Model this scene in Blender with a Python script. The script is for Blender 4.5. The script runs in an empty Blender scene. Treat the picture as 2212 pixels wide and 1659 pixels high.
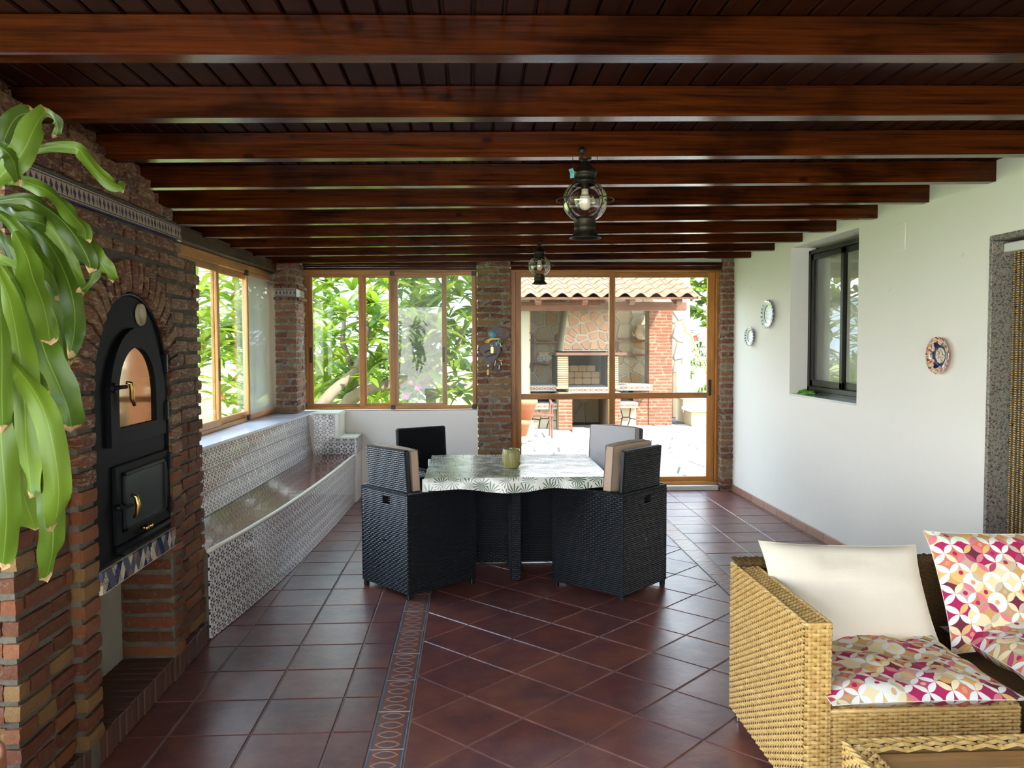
import bpy, math, random
from mathutils import Vector, Matrix, noise
S = bpy.context.scene
COL = S.collection
rnd = random.Random(7)
V = Vector
PI = math.pi

# ------------------------------------------------------------------ camera, sky, sun, exposure
cam_d = bpy.data.cameras.new('camera'); cam = bpy.data.objects.new('camera', cam_d); COL.objects.link(cam)
F = 1790.0
cam_d.sensor_fit = 'HORIZONTAL'; cam_d.sensor_width = 36.0; cam_d.lens = 36.0*F/2212.0
cam_d.clip_start = 0.02; cam_d.clip_end = 400
RM = Matrix(((0.998762, 0.005993, -0.049376), (-0.049604, 0.047096, -0.997658), (-0.003653, 0.998872, 0.047335)))
CAM = V((0, 0, 1.55))
cam.matrix_world = Matrix.Translation(CAM) @ RM.to_4x4()
S.camera = cam
def ray(px, py): return RM @ V(((px-1106)/F, -(py-829.5)/F, -1.0))
def atY(px, py, Y): d = ray(px, py); return CAM + d*(Y/d.y)
def atX(px, py, X): d = ray(px, py); return CAM + d*(X/d.x)
def atZ(px, py, Z): d = ray(px, py); return CAM + d*((Z-1.55)/d.z)

W = bpy.data.worlds.new('sky'); S.world = W; W.use_nodes = True
wn = W.node_tree; wn.nodes.clear()
wo = wn.nodes.new('ShaderNodeOutputWorld'); wb = wn.nodes.new('ShaderNodeBackground')
tc = wn.nodes.new('ShaderNodeTexCoord'); sx = wn.nodes.new('ShaderNodeSeparateXYZ'); cr = wn.nodes.new('ShaderNodeValToRGB')
wn.links.new(tc.outputs['Generated'], sx.inputs[0]); wn.links.new(sx.outputs['Z'], cr.inputs[0])
cr.color_ramp.elements[0].position = 0.0; cr.color_ramp.elements[0].color = (1.0, 0.99, 0.96, 1)
cr.color_ramp.elements[1].position = 0.6; cr.color_ramp.elements[1].color = (0.50, 0.72, 1.0, 1)
wn.links.new(cr.outputs[0], wb.inputs[0]); wb.inputs[1].default_value = 3.9
wn.links.new(wb.outputs[0], wo.inputs[0])
sun_d = bpy.data.lights.new('sun', 'SUN'); sun = bpy.data.objects.new('sun', sun_d); COL.objects.link(sun)
sun_d.energy = 6.5; sun_d.color = (1.0, 0.93, 0.80); sun_d.angle = 0.01
_el, _az = math.radians(49.5), math.radians(43)
_sd = V((-math.sin(_az)*math.cos(_el), math.cos(_az)*math.cos(_el), -math.sin(_el)))
sun.rotation_euler = _sd.to_track_quat('-Z', 'Y').to_euler(); sun.location = (8, -10, 12)
S.view_settings.view_transform = 'Standard'; S.view_settings.look = 'None'
S.view_settings.exposure = 1.35; S.view_settings.gamma = 1.0; S.view_settings.use_curve_mapping = False

# ------------------------------------------------------------------ node helper
class NT:
    def __init__(s, m):
        m.use_nodes = True; s.t = m.node_tree; s.t.nodes.clear()
        s.out = s.t.nodes.new('ShaderNodeOutputMaterial')
    def n(s, typ, **kw):
        nd = s.t.nodes.new(typ)
        for k, v in kw.items(): setattr(nd, k, v)
        return nd
    def l(s, a, b): s.t.links.new(a, b)
    def put(s, inp, v):
        if isinstance(v, bpy.types.NodeSocket): s.l(v, inp)
        elif v is not None: inp.default_value = v
    def m(s, op, a, b=None, c=None, clamp=False):
        nd = s.n('ShaderNodeMath', operation=op); nd.use_clamp = clamp
        s.put(nd.inputs[0], a)
        if b is not None: s.put(nd.inputs[1], b)
        if c is not None: s.put(nd.inputs[2], c)
        return nd.outputs[0]
    def vm(s, op, a, b=None, sc=None):
        nd = s.n('ShaderNodeVectorMath', operation=op)
        s.put(nd.inputs[0], a)
        if b is not None: s.put(nd.inputs[1], b)
        if sc is not None: s.put(nd.inputs['Scale'], sc)
        return nd.outputs['Value'] if op in ('LENGTH', 'DOT_PRODUCT', 'DISTANCE') else nd.outputs[0]
    def mix(s, f, a, b, typ='MIX'):
        nd = s.n('ShaderNodeMix', data_type='RGBA', blend_type=typ)
        s.put(nd.inputs[0], f)
        for i, v in ((6, a), (7, b)):
            if isinstance(v, tuple) and len(v) == 3: v = (*v, 1)
            s.put(nd.inputs[i], v)
        return nd.outputs[2]
    def ramp(s, f, stops, interp='LINEAR'):
        nd = s.n('ShaderNodeValToRGB'); nd.color_ramp.interpolation = interp
        e = nd.color_ramp.elements
        while len(e) < len(stops): e.new(0.5)
        for i, (p, c) in enumerate(stops): e[i].position = p; e[i].color = (*c, 1)
        s.put(nd.inputs[0], f); return nd.outputs[0]
    def xyz(s, v):
        nd = s.n('ShaderNodeSeparateXYZ'); s.put(nd.inputs[0], v); return nd.outputs
    def comb(s, x, y, z=0.0):
        nd = s.n('ShaderNodeCombineXYZ'); s.put(nd.inputs[0], x); s.put(nd.inputs[1], y); s.put(nd.inputs[2], z); return nd.outputs[0]
    def coord(s, kind='Object', scale=None):
        o = s.n('ShaderNodeTexCoord').outputs[kind]
        if scale: o = s.vm('MULTIPLY', o, scale)
        return o
    def noise(s, v, scale=5, detail=3, rough=.55, col=False, dist=0):
        nd = s.n('ShaderNodeTexNoise'); s.put(nd.inputs['Vector'], v)
        nd.inputs['Scale'].default_value = scale; nd.inputs['Detail'].default_value = detail
        nd.inputs['Roughness'].default_value = rough; nd.inputs['Distortion'].default_value = dist
        return nd.outputs['Color'] if col else nd.outputs['Fac']
    def vor(s, v, scale=5, feat='F1', out='Distance', rand=1):
        nd = s.n('ShaderNodeTexVoronoi', feature=feat); s.put(nd.inputs['Vector'], v)
        nd.inputs['Scale'].default_value = scale; nd.inputs['Randomness'].default_value = rand
        return nd.outputs[out]
    def white(s, v):
        nd = s.n('ShaderNodeTexWhiteNoise', noise_dimensions='3D'); s.put(nd.inputs[0], v); return nd.outputs['Value']
    def bump(s, h, strength=.3, dist=.01):
        nd = s.n('ShaderNodeBump'); nd.inputs['Strength'].default_value = strength; nd.inputs['Distance'].default_value = dist
        s.l(h, nd.inputs['Height']); return nd.outputs[0]
    def rand(s):
        a = s.n('ShaderNodeObjectInfo').outputs['Random']; b = s.n('ShaderNodeNewGeometry').outputs['Random Per Island']
        return s.m('FRACT', s.m('ADD', s.m('MULTIPLY', a, 7.31), b))
    def bsdf(s, col, rough=.5, metal=0, nrm=None, spec=.5, coat=0, coatr=.1, trans=0, sub=0, emit=None, alpha=None, sheen=0):
        b = s.n('ShaderNodeBsdfPrincipled')
        if isinstance(col, tuple): col = (*col[:3], 1)
        s.put(b.inputs['Base Color'], col); s.put(b.inputs['Roughness'], rough); b.inputs['Metallic'].default_value = metal
        b.inputs['Specular IOR Level'].default_value = spec
        b.inputs['Coat Weight'].default_value = coat; b.inputs['Coat Roughness'].default_value = coatr
        b.inputs['Transmission Weight'].default_value = trans
        if sheen: b.inputs['Sheen Weight'].default_value = sheen
        if nrm is not None: s.l(nrm, b.inputs['Normal'])
        if emit: b.inputs['Emission Color'].default_value = (*emit[0], 1); b.inputs['Emission Strength'].default_value = emit[1]
        s.l(b.outputs[0], s.out.inputs[0]); return b
MATS = {}
def material(fn):
    m = bpy.data.materials.new(fn.__name__); fn(NT(m)); MATS[fn.__name__] = m; return m
def simple(name, col, rough=.5, metal=0, var=.0, bump=0, bscale=60, spec=.5, coat=0):
    m = bpy.data.materials.new(name); t = NT(m)
    c = (*col, 1); nrm = None
    co = t.coord()
    if var: c = t.mix(t.noise(co, 6, 4), tuple(x*(1-var) for x in col), tuple(min(1, x*(1+var)) for x in col))
    if bump: nrm = t.bump(t.noise(co, bscale, 4), bump, .004)
    t.bsdf(c, rough, metal, nrm, spec, coat)
    MATS[name] = m; return m
M = MATS

def wood(name, dark, light, axis=0, rough=.35, scale=1.0, knots=.5, coat=0.0, bumps=.25, spec=.5):
    m = bpy.data.materials.new(name); t = NT(m)
    r = t.rand(); co = t.vm('ADD', t.coord(), t.comb(t.m('MULTIPLY', r, 13.7), t.m('MULTIPLY', r, 5.1), t.m('MULTIPLY', r, 9.3)))
    sc = [14*scale]*3; sc[axis] = .7*scale
    g = t.noise(t.vm('MULTIPLY', co, tuple(sc)), 2.2, 5, .65, dist=.6)
    sc2 = [60*scale]*3; sc2[axis] = 1.2*scale
    fine = t.noise(t.vm('MULTIPLY', co, tuple(sc2)), 2.0, 3)
    sc3 = [5.0]*3; sc3[axis] = 3.2
    blot = t.noise(t.vm('MULTIPLY', co, tuple(sc3)), .8, 3)
    f = t.m('ADD', t.m('MULTIPLY', g, .65), t.m('MULTIPLY', fine, .35))
    c = t.ramp(f, [(.32, dark), (.68, light)])
    bl = t.ramp(blot, [(.36, tuple(.35 for _ in range(3))), (.5, (1, 1, 1))])
    c = t.mix(knots, c, bl, 'MULTIPLY')
    kd = t.vor(t.vm('MULTIPLY', co, tuple(7 if i != axis else 3.5 for i in range(3))), 1.0)
    kn = t.ramp(kd, [(.05, (.25, .25, .25)), (.12, (1, 1, 1))])
    c = t.mix(knots, c, kn, 'MULTIPLY')
    v = t.ramp(r, [(0, (.75, .75, .75)), (1, (1.15, 1.15, 1.15))])
    c = t.mix(1.0, c, v, 'MULTIPLY')
    t.bsdf(c, rough, 0, t.bump(f, bumps, .003), spec, coat, .15)
    MATS[name] = m
wood('beam_wood', (.006, .0012, .0004), (.118, .0235, .0035), 0, .20, knots=.85, spec=.20)
wood('board_wood', (.006, .0016, .0008), (.030, .0055, .0016), 1, .35, knots=.4, spec=.15)
wood('pine_x', (.34, .125, .024), (.66, .29, .060), 0, .38, knots=.35)
wood('pine_y', (.34, .125, .024), (.66, .29, .060), 1, .38, knots=.35)
wood('pine_z', (.34, .125, .024), (.66, .29, .060), 2, .38, knots=.35)
wood('lintel_wood', (.035, .018, .007), (.15, .085, .034), 1, .6, knots=.6, spec=.15)
wood('slat_wood', (.30, .13, .035), (.50, .25, .075), 0, .35, knots=.15)
wood('outdoor_beam', (.15, .055, .03), (.30, .13, .075), 0, .5, knots=.3)
wood('outdoor_wood', (.13, .05, .03), (.24, .10, .06), 2, .5, knots=.3)
simple('black_metal', (.006, .0065, .008), .6, 0, .3, .15, 40, spec=.09)
simple('black_metal_gloss', (.006, .007, .009), .4, 0, .2, spec=.15)
simple('brass', (.62, .40, .12), .25, 1)
simple('lantern_metal', (.030, .024, .016), .45, .7, .4, .3, 80)
simple('white_plastic', (.75, .75, .72), .4)
simple('black_plastic', (.012, .012, .013), .4)
simple('beige_fabric', (.52, .38, .28), .9, 0, .08, .2, 300)
simple('grey_fabric', (.50, .49, .50), .9, 0, .05, .2, 300)
simple('cream_fabric', (.80, .72, .60), .9, 0, .05, .15, 200)
simple('piping', (.22, .16, .13), .8)
simple('marble_sill', (.80, .82, .86), .10, 0, .06)
simple('threshold_stone', (.62, .60, .55), .5, 0, .12, .2, 40)
simple('cream_trim', (.82, .78, .62), .35)
simple('grout', (.30, .22, .18), .85, 0, .15)
simple('grout_light', (.50, .47, .42), .8, 0, .1)
simple('joint_light', (.55, .52, .47), .9, 0, .15, .5, 30)
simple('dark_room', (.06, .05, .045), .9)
simple('curtain_white', (.62, .62, .57), .9)
simple('black_frame', (.018, .016, .014), .4, .5)
simple('terracotta', (.38, .13, .055), .7, 0, .12, .2, 30)
simple('ochre_pot', (.30, .27, .10), .35, 0, .35, .4, 30)
simple('hose_yellow', (.75, .62, .10), .5)
simple('bark', (.20, .15, .10), .9, 0, .35, .8, 25)
simple('steel', (.5, .5, .5), .3, 1)
simple('bulb_glass', (.85, .82, .75), .35)
simple('mask_blue', (.15, .50, .50), .8)
simple('key_wood', (.035, .014, .010), .35, 0, .5)
simple('yellow_plastic', (.80, .52, .02), .4)
simple('copper_tube', (.45, .20, .10), .4, .6)
simple('globe_blue', (.12, .30, .42), .3, 0, .7)
simple('white_render', (.88, .86, .80), .9, 0, .03, .15, 12)
simple('pale_pot', (.62, .48, .32), .7, 0, .2, .3, 30)
simple('pink_flower', (.75, .03, .15), .6)
simple('red_flower', (.80, .02, .03), .6)
simple('green_plastic', (.16, .5, .03), .4)
simple('road_grey', (.5, .48, .45), .9)
simple('soot', (.025, .023, .022), .95, 0, .5, .4, 20)
simple('pool_white', (.85, .88, .9), .3)
simple('bead_gold', (.70, .45, .14), .28, .7)
simple('concrete', (.34, .31, .27), .9, 0, .15, .4, 30)

@material
def plaster(t):
    co = t.coord('Object')
    c = t.mix(t.noise(co, 1.3, 4), (.90, .865, .81), (.93, .90, .85))
    t.bsdf(c, .75, 0, t.bump(t.noise(co, 9, 6, .6), .25, .01))
@material
def brick(t):
    r = t.rand(); co = t.vm('ADD', t.coord('Object'), t.comb(r, t.m('MULTIPLY', r, 17.0), r))
    gco = t.n('ShaderNodeNewGeometry').outputs['Position']
    base = t.ramp(r, [(0, (0.0992, 0.0217, 0.0112)), (.25, (0.1860, 0.0465, 0.0186)), (.5, (0.2232, 0.0682, 0.0279)), (.7, (0.1364, 0.0310, 0.0186)), (.85, (0.2356, 0.1240, 0.0434)), (1, (0.0558, 0.0217, 0.0186))], 'CONSTANT')
    nz = t.noise(gco, 22, 5, .65)
    c = t.mix(t.m('MULTIPLY', nz, .8), base, t.mix(.5, base, (0.2604, 0.1364, 0.0558)))
    dust = t.ramp(t.noise(gco, 48, 4, .7), [(.57, (0, 0, 0)), (.68, (1, 1, 1))])
    c = t.mix(t.m('MULTIPLY', dust, .35), c, (0.2852, 0.2232, 0.1550))
    h = t.m('ADD', t.noise(gco, 60, 6, .75), t.m('MULTIPLY', t.noise(gco, 16, 3), .8))
    t.bsdf(c, .62, 0, t.bump(h, .9, .012), .22)
@material
def pillar_brick(t):
    r = t.rand(); gco = t.n('ShaderNodeNewGeometry').outputs['Position']
    base = t.ramp(r, [(0, (.22, .085, .045)), (.25, (.30, .12, .06)), (.5, (.25, .13, .06)), (.7, (.18, .065, .04)), (.85, (.31, .18, .08))], 'CONSTANT')
    dust = t.ramp(t.noise(gco, 38, 5, .7), [(.48, (0, 0, 0)), (.66, (1, 1, 1))])
    c = t.mix(t.m('MULTIPLY', dust, .6), base, (.36, .28, .20))
    t.bsdf(c, .8, 0, t.bump(t.m('ADD', t.noise(gco, 60, 6, .75), t.noise(gco, 16, 3)), .9, .014), .3)
@material
def pillar_mortar(t):
    gco = t.n('ShaderNodeNewGeometry').outputs['Position']
    c = t.ramp(t.noise(gco, 30, 5, .7), [(.35, (.20, .175, .135)), (.65, (.46, .41, .33))])
    t.bsdf(c, .95, 0, t.bump(t.noise(gco, 45, 6, .8), 1.0, .02))
@material
def rough_brick(t):
    r = t.rand(); gco = t.n('ShaderNodeNewGeometry').outputs['Position']
    base = t.ramp(r, [(0, (.26, .085, .030)), (.25, (.36, .145, .055)), (.5, (.30, .10, .04)), (.7, (.40, .20, .08)), (.88, (.18, .055, .025))], 'CONSTANT')
    st = t.vm('MULTIPLY', gco, (18, 18, 55))
    n1 = t.noise(st, 1.0, 5, .75, dist=1.2)
    c = t.mix(t.m('MULTIPLY', t.ramp(n1, [(.51, (0, 0, 0)), (.60, (1, 1, 1))]), .7), base, (.80, .58, .34))  # pale tan streaks paint warm highlights into the brick colour
    c = t.mix(t.ramp(n1, [(.36, (.6, .6, .6)), (.43, (0, 0, 0))]), c, (.05, .025, .012))
    t.bsdf(c, .5, 0, t.bump(t.noise(st, 1.0, 6, .8, dist=1.2), 1.0, .03), .35)
@material
def clean_brick(t):
    r = t.rand(); gco = t.n('ShaderNodeNewGeometry').outputs['Position']
    base = t.ramp(r, [(0, (0.1755, 0.0442, 0.0192)), (.4, (0.2160, 0.0585, 0.0264)), (.75, (0.1620, 0.0390, 0.0180)), (1, (0.2430, 0.0780, 0.0360))])
    t.bsdf(t.mix(t.m('MULTIPLY', t.noise(gco, 30, 4), .4), base, (0.2430, 0.0910, 0.0480)), .8)
@material
def pale_brick(t):
    r = t.rand(); t.bsdf(t.ramp(r, [(0, (.62, .36, .17)), (1, (.76, .50, .27))]), .8)
@material
def hearth_brick(t):
    r = t.rand(); gco = t.n('ShaderNodeNewGeometry').outputs['Position']
    base = t.ramp(r, [(0, (0.0650, 0.0225, 0.0125)), (1, (0.1100, 0.0400, 0.0200))])
    t.bsdf(t.mix(t.m('MULTIPLY', t.noise(gco, 12, 4), .6), base, (0.1080, 0.0600, 0.0480)), .6, 0, t.bump(t.noise(gco, 90, 4), .3, .003))
@material
def mortar(t):
    gco = t.n('ShaderNodeNewGeometry').outputs['Position']
    c = t.ramp(t.noise(gco, 14, 5, .6), [(.3, (0.1054, 0.0899, 0.0682)), (.7, (0.1922, 0.1705, 0.1302))])
    t.bsdf(c, .95, 0, t.bump(t.noise(gco, 55, 6, .75), .9, .012), .1)
@material
def floor_tile(t):
    r = t.rand(); gco = t.n('ShaderNodeNewGeometry').outputs['Position']
    base = t.ramp(r, [(0, (.150, .040, .034)), (.5, (.195, .052, .040)), (1, (.235, .070, .046))])
    cl = t.noise(gco, 3.2, 5, .6)
    c = t.mix(t.ramp(cl, [(.38, (0, 0, 0)), (.62, (.85, .85, .85))]), base, (.105, .036, .042))
    c = t.mix(t.m('MULTIPLY', t.m('MAXIMUM', t.m('SUBTRACT', t.noise(gco, 9, 6, .7), .45), 0.0), 1.9, clamp=True), c, (.32, .13, .08))
    h = t.m('ADD', t.noise(gco, 26, 3, .5), t.m('MULTIPLY', t.noise(gco, 140, 2), .25))
    t.bsdf(c, t.m('ADD', .27, t.m('MULTIPLY', cl, .16)), 0, t.bump(h, .20, .004), .8)
@material
def seat_tile(t):
    r = t.rand(); gco = t.n('ShaderNodeNewGeometry').outputs['Position']
    c = t.mix(t.noise(gco, 6, 4), (.10, .022, .016), (.17, .045, .025))
    t.bsdf(c, .06, 0, t.bump(t.noise(gco, 10, 2), .12, .006), .9)
@material
def skirting(t):
    r = t.rand(); t.bsdf(t.ramp(r, [(0, (.34, .17, .11)), (1, (.42, .22, .15))]), .4)
def star_tile(name, ink, bg):
    m = bpy.data.materials.new(name); t = NT(m)
    u, v, _ = t.xyz(t.coord('UV'))
    fu = t.m('SUBTRACT', t.m('FRACT', t.m('DIVIDE', u, .0667)), .5); fv = t.m('SUBTRACT', t.m('FRACT', t.m('DIVIDE', v, .07)), .5)
    rr = t.m('SQRT', t.m('ADD', t.m('MULTIPLY', fu, fu), t.m('MULTIPLY', fv, fv)))
    th = t.m('ARCTAN2', fv, fu)
    a = t.m('SUBTRACT', t.m('FLOORED_MODULO', t.m('ADD', th, PI/8), PI/4), PI/8)
    lx = t.m('DIVIDE', t.m('SUBTRACT', t.m('MULTIPLY', rr, t.m('COSINE', a)), .29), .17)
    ly = t.m('DIVIDE', t.m('MULTIPLY', rr, t.m('SINE', a)), .062)
    pet = t.m('LESS_THAN', t.m('ADD', t.m('MULTIPLY', lx, lx), t.m('MULTIPLY', ly, ly)), 1)
    cu = t.m('SUBTRACT', .5, t.m('ABSOLUTE', fu)); cv = t.m('SUBTRACT', .5, t.m('ABSOLUTE', fv))
    dd = t.m('LESS_THAN', t.m('ADD', t.m('MULTIPLY', cu, cu), t.m('MULTIPLY', cv, cv)), .0145)
    msk = t.m('MAXIMUM', pet, dd)
    t.bsdf(t.mix(msk, bg, ink), .08, 0, t.bump(t.noise(t.coord(), 14, 2), .06, .004), .6)
    MATS[name] = m
star_tile('star_tile', (.025, .022, .055), (.78, .75, .70))
@material
def border_tile(t):
    u, v, _ = t.xyz(t.coord('UV'))     # u across 0..137mm, v along
    x = t.m('DIVIDE', t.m('SUBTRACT', u, .0685), .0685); p = t.m('SUBTRACT', t.m('FRACT', t.m('DIVIDE', v, .0825)), .5)
    ax = t.m('ABSOLUTE', x); ap = t.m('ABSOLUTE', p)
    vp = t.m('ADD', t.m('MULTIPLY', t.m('MULTIPLY', x, x), 1.5), t.m('MULTIPLY', ap, 2.1))
    outer = t.m('LESS_THAN', vp, .80); inner = t.m('LESS_THAN', vp, .58)
    ring = t.m('SUBTRACT', outer, inner)
    core = t.m('LESS_THAN', t.noise(t.coord('UV'), 130, 3), .47)
    edge = t.m('GREATER_THAN', ax, .80)
    stripe = t.m('MULTIPLY', edge, t.m('LESS_THAN', ax, .93))
    dq = t.m('ADD', t.m('ABSOLUTE', t.m('SUBTRACT', ax, .52)), t.m('MULTIPLY', t.m('SUBTRACT', .5, ap), 1.6))
    dia = t.m('LESS_THAN', dq, .13); dia2 = t.m('LESS_THAN', dq, .05)
    c = t.mix(edge, (.27, .085, .045), (.30, .25, .23))
    c = t.mix(stripe, c, t.mix(t.noise(t.coord('UV'), 160, 2), (.02, .03, .06), (.16, .18, .24)))
    c = t.mix(dia, c, (.05, .05, .09)); c = t.mix(dia2, c, (.35, .28, .25))
    c = t.mix(ring, c, (.42, .33, .28)); c = t.mix(t.m('MULTIPLY', inner, core), c, (.10, .10, .14))
    t.bsdf(c, .3, 0, t.bump(t.noise(t.coord('UV'), 60, 3), .3, .002))
@material
def frieze_tile(t):
    u, v, _ = t.xyz(t.coord('UV'))     # u along, v 0..75mm
    y = t.m('DIVIDE', t.m('SUBTRACT', v, .0375), .0375); ay = t.m('ABSOLUTE', y)
    p = t.m('ABSOLUTE', t.m('SUBTRACT', t.m('FRACT', t.m('DIVIDE', u, .036)), .5)); 
    yy = t.m('ABSOLUTE', t.m('SUBTRACT', t.m('FRACT', t.m('MULTIPLY', t.m('ADD', y, .36), 1.39)), .5))
    dia = t.m('MULTIPLY', t.m('LESS_THAN', t.m('ADD', t.m('MULTIPLY', p, 1.0), t.m('MULTIPLY', yy, 1.0)), .36), t.m('LESS_THAN', ay, .40))
    cross = t.m('MULTIPLY', t.m('LESS_THAN', t.m('ADD', p, t.m('MULTIPLY', ay, .55)), .33), t.m('LESS_THAN', ay, .52))
    msk = t.m('MAXIMUM', t.m('MULTIPLY', dia, .7), cross)
    line = t.m('MAXIMUM', t.m('MULTIPLY', t.m('GREATER_THAN', ay, .60), t.m('LESS_THAN', ay, .70)), t.m('GREATER_THAN', ay, .82))
    c = t.mix(t.m('MAXIMUM', msk, line), (.42, .33, .22), (.045, .05, .10))
    t.bsdf(c, .25)
@material
def harlequin_tile(t):
    u, v, _ = t.xyz(t.coord('UV'))
    a = t.m('ADD', t.m('DIVIDE', u, .05), t.m('DIVIDE', v, .083)); b = t.m('SUBTRACT', t.m('DIVIDE', u, .05), t.m('DIVIDE', v, .083))
    ia = t.m('FLOOR', a); ib = t.m('FLOOR', b); w = t.white(t.comb(ia, ib, 3.0))
    c = t.ramp(w, [(0, (.02, .03, .09)), (.22, (.60, .50, .36)), (.62, (.38, .17, .06)), (.8, (.10, .10, .13))], 'CONSTANT')
    nz = t.m('MULTIPLY', t.m('LESS_THAN', t.noise(t.coord('UV'), 170, 3), .52), t.m('LESS_THAN', t.m('FRACT', t.m('MULTIPLY', a, .5)), .55))
    c = t.mix(t.m('MULTIPLY', nz, .75), c, (.10, .09, .12))
    e = t.m('MAXIMUM', t.m('GREATER_THAN', v, .083), t.m('LESS_THAN', v, .004))
    c = t.mix(e, c, (.72, .66, .52))
    t.bsdf(c, .15)
@material
def orange_tile(t):
    u, v, _ = t.xyz(t.coord('UV'))
    p = t.m('ABSOLUTE', t.m('SUBTRACT', t.m('FRACT', t.m('DIVIDE', u, .11)), .5)); y = t.m('ABSOLUTE', t.m('SUBTRACT', t.m('DIVIDE', v, .11), .5))
    s1 = t.m('LESS_THAN', t.m('ADD', p, y), .34); s2 = t.m('LESS_THAN', t.m('ADD', p, y), .16)
    cr_ = t.m('MULTIPLY', t.m('GREATER_THAN', p, .32), t.m('LESS_THAN', y, .18))
    c = t.mix(t.m('MAXIMUM', t.m('SUBTRACT', s1, s2), cr_), (.36, .34, .29), (.30, .085, .035))
    t.bsdf(c, .3)
@material
def granite(t):
    co = t.coord()
    v1 = t.noise(co, 95, 4, .7, dist=.6); v2 = t.vor(co, 120, 'F1', 'Color')
    c = t.ramp(v1, [(.40, (.05, .045, .04)), (.47, (.26, .23, .20)), (.55, (.40, .37, .32)), (.64, (.30, .27, .24))])
    t.bsdf(t.mix(.2, c, v2, 'MULTIPLY'), .3)
@material
def window_glass(t):
    tr = t.n('ShaderNodeBsdfTransparent'); gl = t.n('ShaderNodeBsdfGlossy'); gl.inputs['Roughness'].default_value = .0
    tr.inputs[0].default_value = (.985, .99, .98, 1)
    g = t.n('ShaderNodeNewGeometry'); c = t.m('ABSOLUTE', t.vm('DOT_PRODUCT', g.outputs['Incoming'], g.outputs['Normal']))
    f = t.m('ADD', .05, t.m('MULTIPLY', t.m('POWER', t.m('SUBTRACT', 1.0, c), 5.0), .9), clamp=True)
    mx = t.n('ShaderNodeMixShader'); t.l(f, mx.inputs[0]); t.l(tr.outputs[0], mx.inputs[1]); t.l(gl.outputs[0], mx.inputs[2])
    t.l(mx.outputs[0], t.out.inputs[0])
@material
def lantern_glass(t):
    tr = t.n('ShaderNodeBsdfTransparent'); gl = t.n('ShaderNodeBsdfGlossy'); gl.inputs['Roughness'].default_value = .02
    tr.inputs[0].default_value = (.90, .87, .76, 1)
    lw = t.n('ShaderNodeLayerWeight'); lw.inputs[0].default_value = .35
    f = t.m('ADD', t.m('MULTIPLY', lw.outputs['Facing'], .7), .08, clamp=True)
    mx = t.n('ShaderNodeMixShader'); t.l(f, mx.inputs[0]); t.l(tr.outputs[0], mx.inputs[1]); t.l(gl.outputs[0], mx.inputs[2])
    t.l(mx.outputs[0], t.out.inputs[0])
@material
def insect_screen(t):
    tr = t.n('ShaderNodeBsdfTransparent'); df = t.n('ShaderNodeBsdfDiffuse'); df.inputs[0].default_value = (.45, .45, .42, 1)
    mx = t.n('ShaderNodeMixShader'); mx.inputs[0].default_value = .30; t.l(tr.outputs[0], mx.inputs[1]); t.l(df.outputs[0], mx.inputs[2])
    t.l(mx.outputs[0], t.out.inputs[0])
@material
def net_screen(t):
    tr = t.n('ShaderNodeBsdfTransparent'); df = t.n('ShaderNodeBsdfDiffuse'); df.inputs[0].default_value = (.55, .55, .50, 1)
    mx = t.n('ShaderNodeMixShader'); mx.inputs[0].default_value = .66; t.l(tr.outputs[0], mx.inputs[1]); t.l(df.outputs[0], mx.inputs[2])
    t.l(mx.outputs[0], t.out.inputs[0])
@material
def oven_glass(t):
    b = t.bsdf((.05, .03, .012), .05, 0, None, 1.0); b.inputs['IOR'].default_value = 2.4; b.inputs['Specular Tint'].default_value = (1, .82, .55, 1)
@material
def smoky_glass(t):
    co = t.vm('MULTIPLY', t.coord(), (40, 40, 3))
    t.bsdf(t.mix(t.noise(co, 2, 4), (.006, .008, .006), (.04, .045, .03)), .25, 0, None, .6)
@material
def rattan_black(t):
    t.bsdf((.010, .012, .016), .36, 0, None, .45)
@material
def wicker(t):
    gco = t.n('ShaderNodeNewGeometry').outputs['Position']; r = t.rand()
    c = t.ramp(t.noise(gco, 30, 3), [(.3, (.50, .29, .085)), (.55, (.64, .42, .15)), (.8, (.70, .50, .22))])
    t.bsdf(t.mix(t.m('MULTIPLY', r, .35), c, (.45, .26, .08)), .35, 0, t.bump(t.noise(t.vm('MULTIPLY', gco, (60, 60, 200)), 2, 2), .2, .001), .5)
simple('wicker_core', (.16, .085, .028), .8)
simple('wicker_dark', (.12, .065, .022), .5)
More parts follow.
